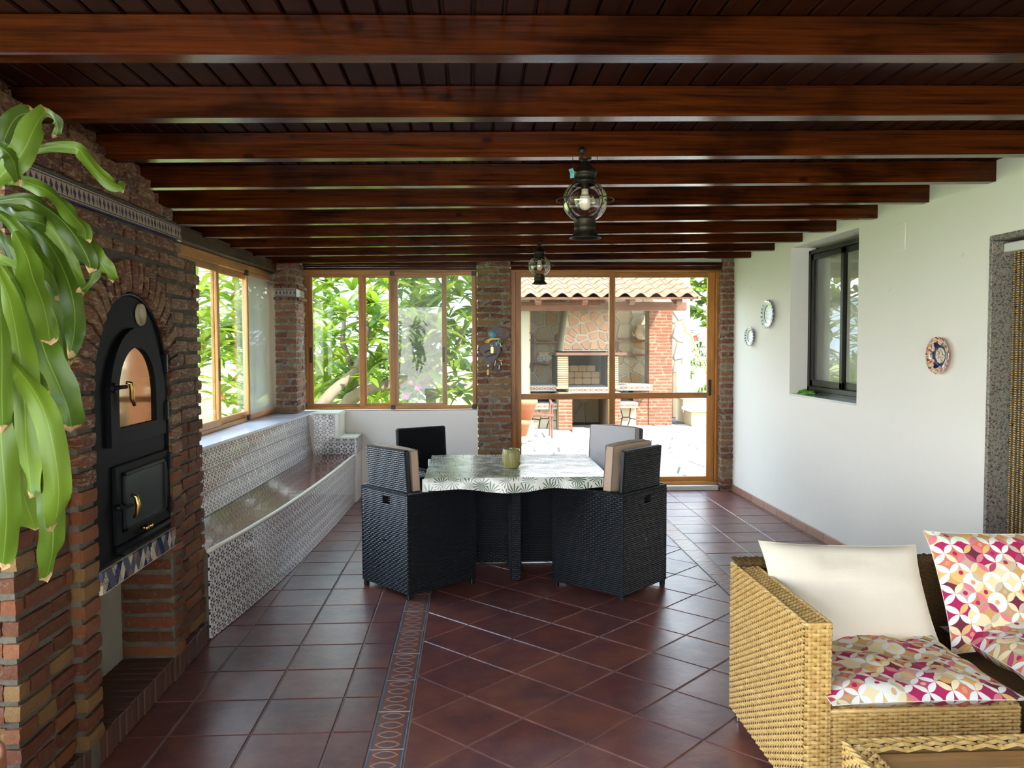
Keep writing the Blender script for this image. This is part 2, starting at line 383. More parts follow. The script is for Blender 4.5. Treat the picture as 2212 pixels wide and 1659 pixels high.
@material
def cushion_print(t):
    u, v, _ = t.xyz(t.coord('UV'))
    P = .055
    a = t.m('DIVIDE', t.m('ADD', u, v), P*1.414); b = t.m('DIVIDE', t.m('SUBTRACT', u, v), P*1.414)
    ia = t.m('FLOOR', a); ib = t.m('FLOOR', b); la = t.m('SUBTRACT', t.m('FRACT', a), .5); lb = t.m('SUBTRACT', t.m('FRACT', b), .5)
    big = t.m('GREATER_THAN', t.m('ABSOLUTE', la), t.m('ABSOLUTE', lb))
    sa = t.m('SIGN', la); sb = t.m('SIGN', lb)
    da = t.m('SUBTRACT', t.m('ABSOLUTE', la), 1.0); db = t.m('SUBTRACT', t.m('ABSOLUTE', lb), 1.0)
    d1 = t.m('SQRT', t.m('ADD', t.m('MULTIPLY', da, da), t.m('MULTIPLY', lb, lb)))
    d2 = t.m('SQRT', t.m('ADD', t.m('MULTIPLY', db, db), t.m('MULTIPLY', la, la)))
    d = t.m('MINIMUM', d1, d2)
    pet = t.m('LESS_THAN', d, .7)
    ida = t.m('ADD', ia, t.m('MULTIPLY', t.m('MULTIPLY', big, sa), .5)); inv = t.m('SUBTRACT', 1.0, big)
    idb = t.m('ADD', ib, t.m('MULTIPLY', t.m('MULTIPLY', inv, sb), .5))
    wp = t.white(t.comb(ida, idb, 1.7)); wc = t.white(t.comb(ia, ib, 5.0))
    band = t.noise(t.comb(t.m('MULTIPLY', u, .6), v), 7.5, 0)
    pc = t.ramp(wp, [(0, (.84, .82, .78)), (.30, (.86, .72, .46)), (.47, (.60, .50, .38)), (.60, (.84, .84, .82)), (.76, (.72, .22, .26)), (.84, (.75, .48, .18)), (.92, (.45, .07, .16))], 'CONSTANT')
    cw = t.ramp(wc, [(0, (.45, .02, .11)), (.3, (.17, .025, .05)), (.5, (.68, .18, .12)), (.7, (.60, .38, .36)), (.88, (.55, .06, .18))], 'CONSTANT')
    cc = t.ramp(wc, [(0, (.86, .72, .44)), (.3, (.62, .36, .13)), (.5, (.50, .36, .19)), (.7, (.78, .46, .16)), (.88, (.84, .80, .72))], 'CONSTANT')
    c = t.mix(t.m('GREATER_THAN', band, .53), cc, cw)
    r0 = t.m('SQRT', t.m('ADD', t.m('MULTIPLY', la, la), t.m('MULTIPLY', lb, lb)))
    dot = t.m('MULTIPLY', t.m('LESS_THAN', r0, .16), t.m('GREATER_THAN', wc, .5))
    c = t.mix(dot, c, t.ramp(t.m('FRACT', t.m('MULTIPLY', wc, 7.0)), [(0, (.45, .02, .10)), (.5, (.80, .30, .18)), (.8, (.70, .45, .20))], 'CONSTANT'))
    c = t.mix(pet, c, pc)
    t.bsdf(c, .85, 0, t.bump(t.noise(t.coord('UV'), 12, 3), .15, .01), .3)
@material
def palm_cloth(t):
    gco = t.n('ShaderNodeNewGeometry').outputs['Position']
    co = t.vm('MULTIPLY', gco, (1, 1, 1))
    pos = t.n('ShaderNodeTexVoronoi', feature='F1'); t.l(co, pos.inputs['Vector']); pos.inputs['Scale'].default_value = 12.5
    d = t.vm('SUBTRACT', co, t.vm('SCALE', pos.outputs['Position'], sc=1.0))
    x, y, z = t.xyz(d)
    th = t.m('ARCTAN2', t.m('ADD', z, t.m('MULTIPLY', y, .8)), x); r = t.m('MULTIPLY', t.vm('LENGTH', d), 12.5)
    fr = t.m('MULTIPLY', t.m('GREATER_THAN', t.m('COSINE', t.m('ADD', t.m('MULTIPLY', th, 15), t.m('MULTIPLY', r, 2))), t.m('SUBTRACT', t.m('MULTIPLY', r, 2.4), 1.0)), t.m('LESS_THAN', r, t.m('ADD', .74, t.m('MULTIPLY', t.m('SINE', t.m('MULTIPLY', th, 4)), .12))))
    nz = t.noise(co, 12, 2)
    leafc = t.ramp(nz, [(.40, (.010, .045, .026)), (.62, (.04, .12, .06)), (.78, (.22, .34, .24))])
    c = t.mix(fr, t.mix(t.noise(co, 5, 2), (.58, .58, .50), (.72, .72, .66)), leafc)
    wr = t.m('ADD', t.noise(co, 3.5, 3, dist=1.5), t.m('MULTIPLY', t.vor(co, 6, 'DISTANCE_TO_EDGE'), -.6))
    t.bsdf(c, .20, 0, t.bump(wr, .25, .008), .6)
def foliage_mat(name, c0, c1, c2, rough=.4, tr=.5):
    m = bpy.data.materials.new(name); t = NT(m)
    r = t.rand(); co = t.coord()
    c = t.ramp(r, [(0, c0), (.5, c1), (1, c2)])
    b = t.bsdf(c, rough, 0, None, .18)
    tl = t.n('ShaderNodeBsdfTranslucent'); t.l(t.mix(.35, c, (.30, .42, .02)), tl.inputs[0])
    mx = t.n('ShaderNodeMixShader'); mx.inputs[0].default_value = tr
    t.l(b.outputs[0], mx.inputs[1]); t.l(tl.outputs[0], mx.inputs[2]); t.l(mx.outputs[0], t.out.inputs[0])
    MATS[name] = m
foliage_mat('loquat_leaf', (.030, .080, .014), (.090, .170, .016), (.21, .27, .028))
foliage_mat('bush_leaf', (.06, .12, .014), (.14, .22, .018), (.28, .31, .035))
foliage_mat('hedge_leaf', (.05, .12, .01), (.12, .21, .015), (.22, .28, .02))
@material
def plant_leaf(t):
    u, v, _ = t.xyz(t.coord('UV')); r = t.rand()
    au = t.m('ABSOLUTE', t.m('SUBTRACT', u, .5))
    c = t.ramp(r, [(0, (.010, .028, .004)), (.55, (.030, .070, .006)), (.8, (.085, .15, .010)), (1, (.19, .28, .025))])
    c = t.mix(t.m('MULTIPLY', t.noise(t.comb(t.m('MULTIPLY', u, 30), t.m('MULTIPLY', v, 1.5)), 2, 2), .35), c, (.03, .07, .008))
    c = t.mix(t.m('MULTIPLY', t.noise(t.comb(u, t.m('MULTIPLY', v, 3.0), r), 2, 2), .4), c, (.10, .13, .012))
    rib = t.m('LESS_THAN', au, .022); c = t.mix(t.m('MULTIPLY', rib, .5), c, (.22, .32, .05))
    edge = t.m('GREATER_THAN', t.m('ADD', v, t.m('MULTIPLY', t.noise(t.comb(t.m('MULTIPLY', u, 1.5), v, t.m('MULTIPLY', r, 9.0)), 6, 3), .08)), t.m('ADD', .945, t.m('MULTIPLY', r, .04)))
    c = t.mix(edge, c, (.42, .26, .12))
    b = t.bsdf(c, .36, 0, t.bump(t.noise(t.comb(t.m('MULTIPLY', u, 24), v), 2, 2), .15, .002), .28)
    tl = t.n('ShaderNodeBsdfTranslucent'); t.l(t.mix(.12, c, (.35, .5, .04)), tl.inputs[0])
    mx = t.n('ShaderNodeMixShader'); mx.inputs[0].default_value = .18
    t.l(b.outputs[0], mx.inputs[1]); t.l(tl.outputs[0], mx.inputs[2]); t.l(mx.outputs[0], t.out.inputs[0])
@material
def grass(t):
    gco = t.n('ShaderNodeNewGeometry').outputs['Position']
    c = t.ramp(t.noise(gco, 4, 6, .7), [(.3, (.16, .24, .03)), (.5, (.33, .38, .06)), (.7, (.55, .48, .22))])
    t.bsdf(c, .95, 0, t.bump(t.noise(gco, 60, 4), 1, .03))
@material
def hill(t):
    gco = t.n('ShaderNodeNewGeometry').outputs['Position']
    t.bsdf(t.mix(t.noise(gco, .15, 5), (.20, .27, .33), (.28, .34, .38)), .95)
@material
def patio_stone(t):
    r = t.rand(); t.bsdf(t.mix(t.noise(t.coord(), 5, 4), t.ramp(r, [(0, (0.3720, 0.3480, 0.3120)), (1, (0.4440, 0.4320, 0.4080))]), (0.3960, 0.3600, 0.3000)), .7)
simple('stone_joint', (.40, .36, .28), .9)
simple('dial', (.42, .34, .20), .45)
simple('bbq_white', (.24, .17, .105), .9)
simple('patio_joint', (.065, .062, .056), .9)
@material
def wall_stone(t):
    r = t.rand(); gco = t.n('ShaderNodeNewGeometry').outputs['Position']
    c = t.ramp(r, [(0, (0.3960, 0.3120, 0.1800)), (.3, (0.4320, 0.3600, 0.2400)), (.6, (0.3600, 0.2820, 0.1680)), (.8, (0.4440, 0.3840, 0.2760)), (.92, (0.3960, 0.2160, 0.0720))], 'CONSTANT')
    t.bsdf(t.mix(t.m('MULTIPLY', t.noise(gco, 6, 5), .5), c, (0.4560, 0.3480, 0.1920)), .8, 0, t.bump(t.noise(gco, 20, 4), .4, .01))
@material
def red_stone(t):
    r = t.rand(); gco = t.n('ShaderNodeNewGeometry').outputs['Position']
    c = t.ramp(r, [(0, (0.3120, 0.1200, 0.0540)), (.5, (0.3720, 0.1740, 0.0900)), (1, (0.2760, 0.1080, 0.0600))])
    t.bsdf(t.mix(t.m('MULTIPLY', t.noise(gco, 25, 5), .6), c, (0.4320, 0.2760, 0.1680)), .85, 0, t.bump(t.noise(gco, 30, 5), .8, .02))
@material
def rubble_stone(t):
    r = t.rand(); gco = t.n('ShaderNodeNewGeometry').outputs['Position']
    c = t.ramp(r, [(0, (0.2600, 0.2080, 0.1170)), (.5, (0.3640, 0.2860, 0.1430)), (1, (0.2080, 0.1560, 0.1170))])
    t.bsdf(t.mix(t.m('MULTIPLY', t.noise(gco, 9, 5), .5), c, (0.6500, 0.5850, 0.4550)), .85)
@material
def roof_tile(t):
    r = t.rand(); t.bsdf(t.mix(t.noise(t.coord(), 3, 3), t.ramp(r, [(0, (.17, .070, .024)), (1, (.22, .11, .042))]), (.20, .10, .035)), .75)
@material
def plate_blue(t):
    u, v, _ = t.xyz(t.coord('UV'))   # u angle(0..1), v radius(0..1)
    dots = t.m('MULTIPLY', t.m('LESS_THAN', t.m('ABSOLUTE', t.m('SUBTRACT', t.m('FRACT', t.m('MULTIPLY', u, 20)), .5)), .28), t.m('GREATER_THAN', v, .84))
    ring = t.m('MULTIPLY', t.m('GREATER_THAN', v, .62), t.m('LESS_THAN', v, .68))
    nz = t.m('MULTIPLY', t.m('GREATER_THAN', t.noise(t.comb(t.m('MULTIPLY', u, 4), t.m('MULTIPLY', v, 2)), 6, 3), .56), t.m('LESS_THAN', v, .5))
    c = t.mix(t.m('MAXIMUM', t.m('MAXIMUM', dots, ring), t.m('MULTIPLY', nz, .6)), (.80, .80, .80), (.03, .04, .12))
    t.bsdf(c, .15)
@material
def plate_floral(t):
    u, v, _ = t.xyz(t.coord('UV'))
    s = t.m('COSINE', t.m('MULTIPLY', u, 2*PI*6))
    blue = t.m('MULTIPLY', t.m('GREATER_THAN', v, .42), t.m('LESS_THAN', v, t.m('ADD', .68, t.m('MULTIPLY', s, .12))))
    n1 = t.noise(t.comb(t.m('MULTIPLY', t.m('SINE', t.m('MULTIPLY', u, 2*PI)), v), t.m('MULTIPLY', t.m('COSINE', t.m('MULTIPLY', u, 2*PI)), v)), 5, 2)
    rim = t.ramp(n1, [(.40, (.50, .03, .03)), (.47, (.80, .78, .72)), (.53, (.78, .55, .12)), (.58, (.75, .30, .32)), (.64, (.82, .80, .76))], 'CONSTANT')
    ctr = t.ramp(n1, [(.42, (.82, .80, .74)), (.5, (.72, .20, .14)), (.55, (.16, .30, .10)), (.6, (.82, .80, .74))], 'CONSTANT')
    c = t.mix(t.m('LESS_THAN', v, .42), rim, ctr); c = t.mix(blue, c, (.015, .02, .10))
    t.bsdf(c, .12)

# ------------------------------------------------------------------ mesh builder
class MB:
    def __init__(s): s.v = []; s.f = []; s.uv = []; s.useuv = False
    def quad(s, pts, uvs=None):
        i = len(s.v); s.v += [V(p) for p in pts]; s.f.append(tuple(range(i, i+len(pts))))
        s.uv.append(uvs); s.useuv = s.useuv or uvs is not None
    def raw(s, vs, fs, uvs=None):
        i = len(s.v); s.v += [V(p) for p in vs]
        for k, f in enumerate(fs): s.f.append(tuple(i+j for j in f)); s.uv.append(uvs[k] if uvs else None)
        if uvs: s.useuv = True
    def ob(s, c, ax, ay, az, bev=0.0, jit=0.0, r=None):
        """oriented box: centre c, half vectors ax ay az"""
        c, ax, ay, az = V(c), V(ax), V(ay), V(az)
        if bev <= 0:
            vs = [c+ax*i+ay*j+az*k for k in (-1, 1) for j in (-1, 1) for i in (-1, 1)]
            if jit: vs = [p+V((r.uniform(-jit, jit), r.uniform(-jit, jit), r.uniform(-jit, jit))) for p in vs]
            s.raw(vs, [(0, 2, 3, 1), (4, 5, 7, 6), (0, 1, 5, 4), (2, 6, 7, 3), (0, 4, 6, 2), (1, 3, 7, 5)])
        else:
            la, lb, lc = ax.length, ay.length, az.length; b = min(bev, la*.9, lb*.9, lc*.9)
            ux, uy, uz = ax/la, ay/lb, az/lc; vs = []; idx = {}
            for k in (-1, 1):
                for j in (-1, 1):
                    for i in (-1, 1):
                        for q in range(3):
                            d = [la-b, lb-b, lc-b]; d[q] += b
                            idx[(i, j, k, q)] = len(vs); vs.append(c+ux*d[0]*i+uy*d[1]*j+uz*d[2]*k)
            fs = []
            for i in (-1, 1): fs.append([idx[(i, j, k, 0)] for j, k in ((-1, -1), (1, -1), (1, 1), (-1, 1))][::i])
            for j in (-1, 1): fs.append([idx[(i, j, k, 1)] for i, k in ((-1, -1), (-1, 1), (1, 1), (1, -1))][::j])
            for k in (-1, 1): fs.append([idx[(i, j, k, 2)] for i, j in ((-1, -1), (1, -1), (1, 1), (-1, 1))][::k])
            for j in (-1, 1):
                for k in (-1, 1):
                    f = [idx[(-1, j, k, 1)], idx[(1, j, k, 1)], idx[(1, j, k, 2)], idx[(-1, j, k, 2)]]; fs.append(f if j*k > 0 else f[::-1])
            for i in (-1, 1):
                for k in (-1, 1):
                    f = [idx[(i, -1, k, 2)], idx[(i, 1, k, 2)], idx[(i, 1, k, 0)], idx[(i, -1, k, 0)]]; fs.append(f if i*k < 0 else f[::-1])
            for i in (-1, 1):
                for j in (-1, 1):
                    f = [idx[(i, j, -1, 0)], idx[(i, j, 1, 0)], idx[(i, j, 1, 1)], idx[(i, j, -1, 1)]]; fs.append(f if i*j > 0 else f[::-1])
            for i in (-1, 1):
                for j in (-1, 1):
                    for k in (-1, 1):
                        f = [idx[(i, j, k, 0)], idx[(i, j, k, 1)], idx[(i, j, k, 2)]]; fs.append(f if i*j*k > 0 else f[::-1])
            s.raw(vs, fs)
        return s
    def box(s, x0, x1, y0, y1, z0, z1, bev=0.0):
        return s.ob(((x0+x1)/2, (y0+y1)/2, (z0+z1)/2), ((x1-x0)/2, 0, 0), (0, (y1-y0)/2, 0), (0, 0, (z1-z0)/2), bev)
    def tube(s, pts, r, n=8, cap=True, flat=None):
        pts = [V(p) for p in pts]; rs = r if isinstance(r, (list, tuple)) else [r]*len(pts)
        base = len(s.v); up = None
        for i, p in enumerate(pts):
            d = (pts[min(i+1, len(pts)-1)]-pts[max(i-1, 0)]).normalized()
            if up is None: up = d.orthogonal().normalized()
            up = (up-d*up.dot(d)).normalized(); sd = d.cross(up)
            for k in range(n):
                a = 2*PI*k/n; s.v.append(p+(up*math.cos(a)+sd*math.sin(a))*rs[i])
        for i in range(len(pts)-1):
            for k in range(n):
                a = base+i*n+k; b = base+i*n+(k+1) % n; s.f.append((a, b, b+n, a+n)); s.uv.append(None)
        if cap:
            s.f.append(tuple(base+k for k in range(n))[::-1]); s.uv.append(None)
            s.f.append(tuple(base+(len(pts)-1)*n+k for k in range(n))); s.uv.append(None)
        return s
    def lathe(s, prof, c=(0, 0, 0), ax=(1, 0, 0), ay=(0, 1, 0), az=(0, 0, 1), n=24, scal=None, polar_uv=None):
        c, ax, ay, az = V(c), V(ax), V(ay), V(az); base = len(s.v); rmax = max(p[0] for p in prof)
        for (r, h) in prof:
            for k in range(n):
                a = 2*PI*k/n; rr = r*(scal(a) if scal else 1)
                s.v.append(c+ax*math.cos(a)*rr+ay*math.sin(a)*rr+az*h)
        for i in range(len(prof)-1):
            for k in range(n):
                a = base+i*n+k; b = base+i*n+(k+1) % n; s.f.append((a, b, b+n, a+n))
                if polar_uv:
                    s.uv.append([(k/n, prof[i][0]/rmax), ((k+1)/n, prof[i][0]/rmax), ((k+1)/n, prof[i+1][0]/rmax), (k/n, prof[i+1][0]/rmax)]); s.useuv = True
                else: s.uv.append(None)
        return s
    def prism(s, poly, n, d):
        """poly: 3D pts (planar), extruded along n*d"""
        p = [V(q) for q in poly]; nn = V(n)*d; i = len(s.v); k = len(p)
        s.v += p+[q+nn for q in p]
        s.f.append(tuple(i+j for j in range(k))[::-1]); s.f.append(tuple(i+k+j for j in range(k))); s.uv += [None, None]
        for j in range(k):
            a, b = i+j, i+(j+1) % k; s.f.append((a, b, b+k, a+k)); s.uv.append(None)
        return s
    def mesh(s, name, mat, off=(0, 0, 0), smooth=False):
        me = bpy.data.meshes.new(name); o = V(off)
        me.from_pydata([tuple(p-o) for p in s.v], [], s.f)
        if s.useuv:
            ul = me.uv_layers.new(name='UVMap'); li = 0; dat = []
            for f, u in zip(s.f, s.uv):
                for q in range(len(f)): dat += (u[q] if u else (0.0, 0.0))
            ul.data.foreach_set('uv', dat)
        if mat: me.materials.append(M[mat] if isinstance(mat, str) else mat)
        if smooth: me.polygons.foreach_set('use_smooth', [True]*len(me.polygons))
        me.update(); return me
    def build(s, name, mat, parent=None, off=None, smooth=False, kind=None):
        if off is None: off = tuple(parent.get('_o', (0, 0, 0))) if parent is not None else (0, 0, 0)
        me = s.mesh(name, mat, off, smooth)
        ch = parent is not None and parent.parent is None and parent.type == 'EMPTY'
        o = link(name, me, parent, kind=kind)
        if ch: o['_o'] = tuple(parent.get('_o', (0, 0, 0)))
        return o
def link(name, me, parent=None, loc=None, rot=None, scale=None, kind=None):
    o = bpy.data.objects.new(name, me); COL.objects.link(o)
    if parent is not None: o.parent = parent
    if loc is not None: o.location = loc
    if rot is not None:
        if isinstance(rot, (tuple, list)): o.rotation_euler = rot
        else: o.rotation_euler = rot.to_euler()
    if scale is not None: o.scale = scale
    if kind: o['kind'] = kind
    return o
def tag(o, label, cat, group=None):
    o['label'] = label; o['category'] = cat
    if group: o['group'] = group
    return o
def thing(name, label, cat, loc=(0, 0, 0), rz=0, group=None):
    o = bpy.data.objects.new(name, None); COL.objects.link(o); o.empty_display_size = .05
    o.location = loc; o.rotation_euler = (0, 0, rz)
    tag(o, label, cat, group); o['_o'] = tuple(loc) if rz == 0 else (0, 0, 0)
    return o
def struct(name, mb, mat, smooth=False):
    o = mb.build(name, mat, None, (0, 0, 0), smooth); o['kind'] = 'structure'; return o
def setting(name):
    o = bpy.data.objects.new(name, None); COL.objects.link(o); o['kind'] = 'structure'; return o
def dup(root, loc, rz, label, group=None):
    def cp(o, par):
        c = o.copy(); COL.objects.link(c); c.parent = par
        for ch in kids.get(o.name, []): cp(ch, c)
        return c
    kids = {}
    for o in COL.objects:
        if o.parent: kids.setdefault(o.parent.name, []).append(o)
    r = cp(root, None); r.location = loc; r.rotation_euler = (0, 0, rz); r['label'] = label
    if group: r['group'] = group
    return r

# bricks ---------------------------------------------------------------------
def unit_brick(r, jit):
    """1x1x1 box subdivided once on its long faces, corners knocked about"""
    vs = []; fs = []; idx = {}
    xs = (-.5, -.17, .17, .5); ys = (-.5, .5); zs = (-.5, 0, .5)
    for i, x in enumerate(xs):
        for j, y in enumerate(ys):
            for k, z in enumerate(zs):
                idx[(i, j, k)] = len(vs)
                e = (abs(x) == .5)+(abs(z) == .5)
                q = .035 if e == 2 else 0
                vs.append((x*(1-q*.6)+r.uniform(-jit, jit)*.25, y+(0 if j else (.10 if e == 2 else .04 if e else -.02))+r.uniform(-jit, jit)*1.2, z*(1-q*2)+r.uniform(-jit, jit)))
    for j in (0, 1):
        for i in range(3):
            for k in range(2):
                f = (idx[(i, j, k)], idx[(i+1, j, k)], idx[(i+1, j, k+1)], idx[(i, j, k+1)]); fs.append(f if j == 0 else f[::-1])
    for k in (0, 2):
        for i in range(3):
            f = (idx[(i, 0, k)], idx[(i, 1, k)], idx[(i+1, 1, k)], idx[(i+1, 0, k)]); fs.append(f if k == 0 else f[::-1])
    for i in (0, 3):
        for k in range(2):
            f = (idx[(i, 0, k)], idx[(i, 0, k+1)], idx[(i, 1, k+1)], idx[(i, 1, k)]); fs.append(f if i == 0 else f[::-1])
    return vs, fs
_BR = {}
def brick_meshes(mat, jit=.05, n=8):
    key = (mat, jit)
    if key not in _BR:
        r = random.Random(11); out = []
        for k in range(n):
            vs, fs = unit_brick(r, jit); mb = MB(); mb.raw(vs, fs); out.append((vs, fs, mb.mesh('brick', mat)))
        _BR[key] = out
    return _BR[key]
class Bricks:
    """collects bricks of one thing; the 300 nearest become parts, the rest one 'stuff' part"""
    def __init__(s, parent, name='brick', limit=300): s.p = parent; s.name = name; s.items = []; s.limit = limit
    def add(s, c, u, n, w, d, h, mat='brick', up=None, jit=.05):
        """centre c, unit along u, outward normal n (the -y face of the unit brick looks along n)"""
        u = V(u).normalized(); n = V(n).normalized(); up = u.cross(n)*-1 if up is None else V(up)
        s.items.append((V(c), u, n, w, d, h, mat, jit))
    def flush(s):
        off = V(s.p.get('_o', (0, 0, 0))); s.items.sort(key=lambda q: (q[0]-CAM).length/ (max(q[3], q[5]))**.5)
        r = random.Random(3); rest = {}
        for k, (c, u, n, w, d, h, mat, jit) in enumerate(s.items):
            ms = brick_meshes(mat, jit); vs, fs, me = ms[r.randrange(len(ms))]
            y = -n; z = u.cross(y)
            R = Matrix((u, y, z)).transposed()
            if k < s.limit: link(s.name, me, s.p, c-off, R, (w, d, h))
            else:
                mb = rest.setdefault(mat, MB()); T = [c+u*(p[0]*w)+y*(p[1]*d)+z*(p[2]*h) for p in vs]; mb.raw(T, fs)
        for mat, mb in rest.items(): mb.build('distant_bricks', mat, s.p, kind='stuff')
def brick_face(B, p0, u, n, L, z0, z1, mat='brick', course=.067, gap=.017, bl=.25, depth=.05, proud=.0, keep=None, seed=0, short=False, shift=None, jit=.05, joint=.014):
    r = random.Random(seed); u = V(u).normalized(); n = V(n).normalized(); p0 = V(p0)
    k = 0; z = z0
    while z+course-gap <= z1+.005:
        s0 = 0.0; first = True
        while s0 < L-.015:
            w = bl*r.uniform(.85, 1.12)
            if r.random() < .25: w *= .55
            if first and k % 2: w *= .5
            first = False
            w = min(w, L-s0)
            if L-s0-w < .05: w = L-s0
            a, b = s0+joint/2, s0+w-joint/2
            if s0 == 0: a = 0
            if abs(s0+w-L) < 1e-6: b = L
            zc = z+(course-gap)/2; segs = [(a, b)]
            if keep: segs = keep(a, b, zc)
            for (a2, b2) in segs:
                if b2-a2 < .022: continue
                sh = shift(zc) if shift else 0
                c = p0+u*((a2+b2)/2)+n*(proud-depth/2+r.uniform(-.004, .005)+sh)+V((0, 0, zc+r.uniform(-.002, .002)))
                B.add(c, u, n, b2-a2, depth, (course-gap)*r.uniform(.9, 1.05), mat, jit=jit)
            s0 += w
        z += course; k += 1

# weave ----------------------------------------------------------------------
def weave(mb, o, u, v, n, Wd, Ht, pv=.018, st=.026, amp=.0035, stakes=True, wid=.46, clip=None):
    """woven panel: rows run along u, stakes along v"""
    o, u, v, n = V(o), V(u).normalized(), V(v).normalized(), V(n).normalized()
    rows = max(1, round(Ht/pv)); pv = Ht/rows; ns = max(1, round(Wd/st)); st = Wd/ns
    m = ns*2
    for r_ in range(rows):
        yc = (r_+.5)*pv; x1 = Wd if not clip else clip(yc)
        base = len(mb.v); cnt = 0
        for i in range(m+1):
            x = i*st/2
            if x > x1+1e-6: break
            ph = math.cos(PI*(x/st-.5)+PI*r_)
            off = amp*ph if i % 2 else 0
            off = amp*math.sin(PI*x/st+PI*r_)
            h = pv*wid
            mb.v += [o+u*x+v*(yc-h)+n*(off-amp*.5), o+u*x+v*yc+n*(off+amp*.75), o+u*x+v*(yc+h)+n*(off-amp*.5)]; cnt += 1
        for i in range(cnt-1):
            a = base+i*3
            mb.f.append((a, a+3, a+4, a+1)); mb.f.append((a+1, a+4, a+5, a+2)); mb.uv += [None, None]
    if stakes:
        for i in range(ns):
            xc = (i+.5)*st; base = len(mb.v); w = st*.17; cnt = 0
            for r_ in range(rows*2+1):
                y = r_*pv/2
                if clip and xc > clip(min(y, Ht-.001)): continue
                rr = r_//2
                off = -amp*math.cos(PI*(y/pv-.5)+0)*(1 if i % 2 == 0 else -1) if True else 0
                q = math.sin(PI*y/pv)*(-1 if (i % 2 == 0) else 1)
                off = amp*.9*q*(1 if True else 0)
                mb.v += [o+u*(xc-w)+v*y+n*off, o+u*(xc+w)+v*y+n*off]; cnt += 1
            for k in range(cnt-1):
                a = base+k*2; mb.f.append((a, a+1, a+3, a+2)); mb.uv.append(None)

def pillow(mb, c, u, v, n, w, h, t, seed=0, uvo=(0, 0), pinch=.035, N=18, sag=.0, puff=.5, wr=.008):
    """stuffed cushion, front and back sheets closed at the seam; planar uv in metres"""
    c, u, v, n = V(c), V(u).normalized(), V(v).normalized(), V(n).normalized(); r = seed*7.3
    for side in (1, -1):
        base = len(mb.v); grid = []
        for j in range(N+1):
            for i in range(N+1):
                a = -1+2*i/N; b = -1+2*j/N
                th = ((1-abs(a)**2.6)*(1-abs(b)**2.6))**puff if abs(a) < 1 and abs(b) < 1 else 0
                ka = 1-pinch*2*(1-abs(b)**3)*abs(a); kb = 1-pinch*2*(1-abs(a)**3)*abs(b)
                x = a*w/2*ka; y = b*h/2*kb-sag*(1-a*a)*(.5+b*.5)
                nz = noise.noise(V((a*2.2+r, b*2.2, side*3.1)))*wr*2+noise.noise(V((a*5+r, b*7, side*2.0)))*wr
                z = side*(t/2*th)+nz*(1 if th > 0 else .25)*min(1, th*3+.2)
                mb.v.append(c+u*x+v*y+n*z); grid.append((a*w/2+uvo[0], b*h/2+uvo[1]))
        for j in range(N):
            for i in range(N):
                k = j*(N+1)+i; f = (k, k+1, k+N+2, k+N+1); f = f if side > 0 else f[::-1]
                mb.f.append(tuple(base+q for q in f)); mb.uv.append([grid[q] for q in f]); mb.useuv = True

# crazy paving ---------------------------------------------------------------
def clip_poly(poly, px, py, nx, ny):
    out = []
    for i in range(len(poly)):
        a, b = poly[i], poly[(i+1) % len(poly)]
        da = (a[0]-px)*nx+(a[1]-py)*ny; db = (b[0]-px)*nx+(b[1]-py)*ny
        if da <= 0: out.append(a)
        if (da < 0) != (db < 0) and da != db:
            t_ = da/(da-db); out.append((a[0]+(b[0]-a[0])*t_, a[1]+(b[1]-a[1])*t_))
    return out
def cells(x0, x1, y0, y1, size, gap, seed, region=None, squash=1.0):
    r = random.Random(seed); pts = []; nx = max(1, int((x1-x0)/size)); ny = max(1, int((y1-y0)/(size*squash)))
    for i in range(nx):
        for j in range(ny):
            pts.append((x0+(i+.5+r.uniform(-.42, .42))*(x1-x0)/nx, y0+(j+.5+r.uniform(-.42, .42))*(y1-y0)/ny))
    out = []
    for a in pts:
        poly = [(x0, y0), (x1, y0), (x1, y1), (x0, y1)]
        if region: poly = list(region)
        for b in pts:
            if b is a: continue
            dx, dy = b[0]-a[0], b[1]-a[1]; d = math.hypot(dx, dy)
            if d > size*3.2: continue
            g = gap*r.uniform(.35, .7)
            poly = clip_poly(poly, (a[0]+b[0])/2-dx/d*g, (a[1]+b[1])/2-dy/d*g, dx/d, dy/d)
            if len(poly) < 3: break
        if len(poly) >= 3:
            ar = abs(sum(poly[i][0]*poly[(i+1) % len(poly)][1]-poly[(i+1) % len(poly)][0]*poly[i][1] for i in range(len(poly))))/2
            if ar > size*size*.03: out.append(poly)
    return out
def stone_wall(parent, name, o, u, v, n, polys, mat, thick=.02, limit=300):
    """each stone its own part, laid on the plane o + x u + y v, standing proud along n"""
    off = V(parent.get('_o', (0, 0, 0))); o, u, v, n = V(o), V(u), V(v), V(n); r = random.Random(5); rest = MB()
    flip = u.cross(v).dot(n) < 0
    polys = sorted(polys, key=lambda p: (o+u*p[0][0]+v*p[0][1]-CAM).length)
    for k, p in enumerate(polys):
        if flip: p = p[::-1]
        cx = sum(q[0] for q in p)/len(p); cy = sum(q[1] for q in p)/len(p); c = o+u*cx+v*cy; t_ = thick*r.uniform(.7, 1.3)
        lo = [o+u*q[0]+v*q[1] for q in p]; ins = .93
        hi = [o+u*(cx+(q[0]-cx)*ins)+v*(cy+(q[1]-cy)*ins)+n*t_ for q in p]; m = len(p)
        vs = lo+hi; fs = [tuple(range(m, 2*m))]+[(i, (i+1) % m, m+(i+1) % m, m+i) for i in range(m)]
        if k < limit:
            mb = MB(); mb.raw([q-c for q in vs], fs); me = mb.mesh(name, mat, (0, 0, 0)); link(name, me, parent, c-off)
        else: rest.raw(vs, fs)
    if rest.v: rest.build('distant_stones', mat, parent, kind='stuff')
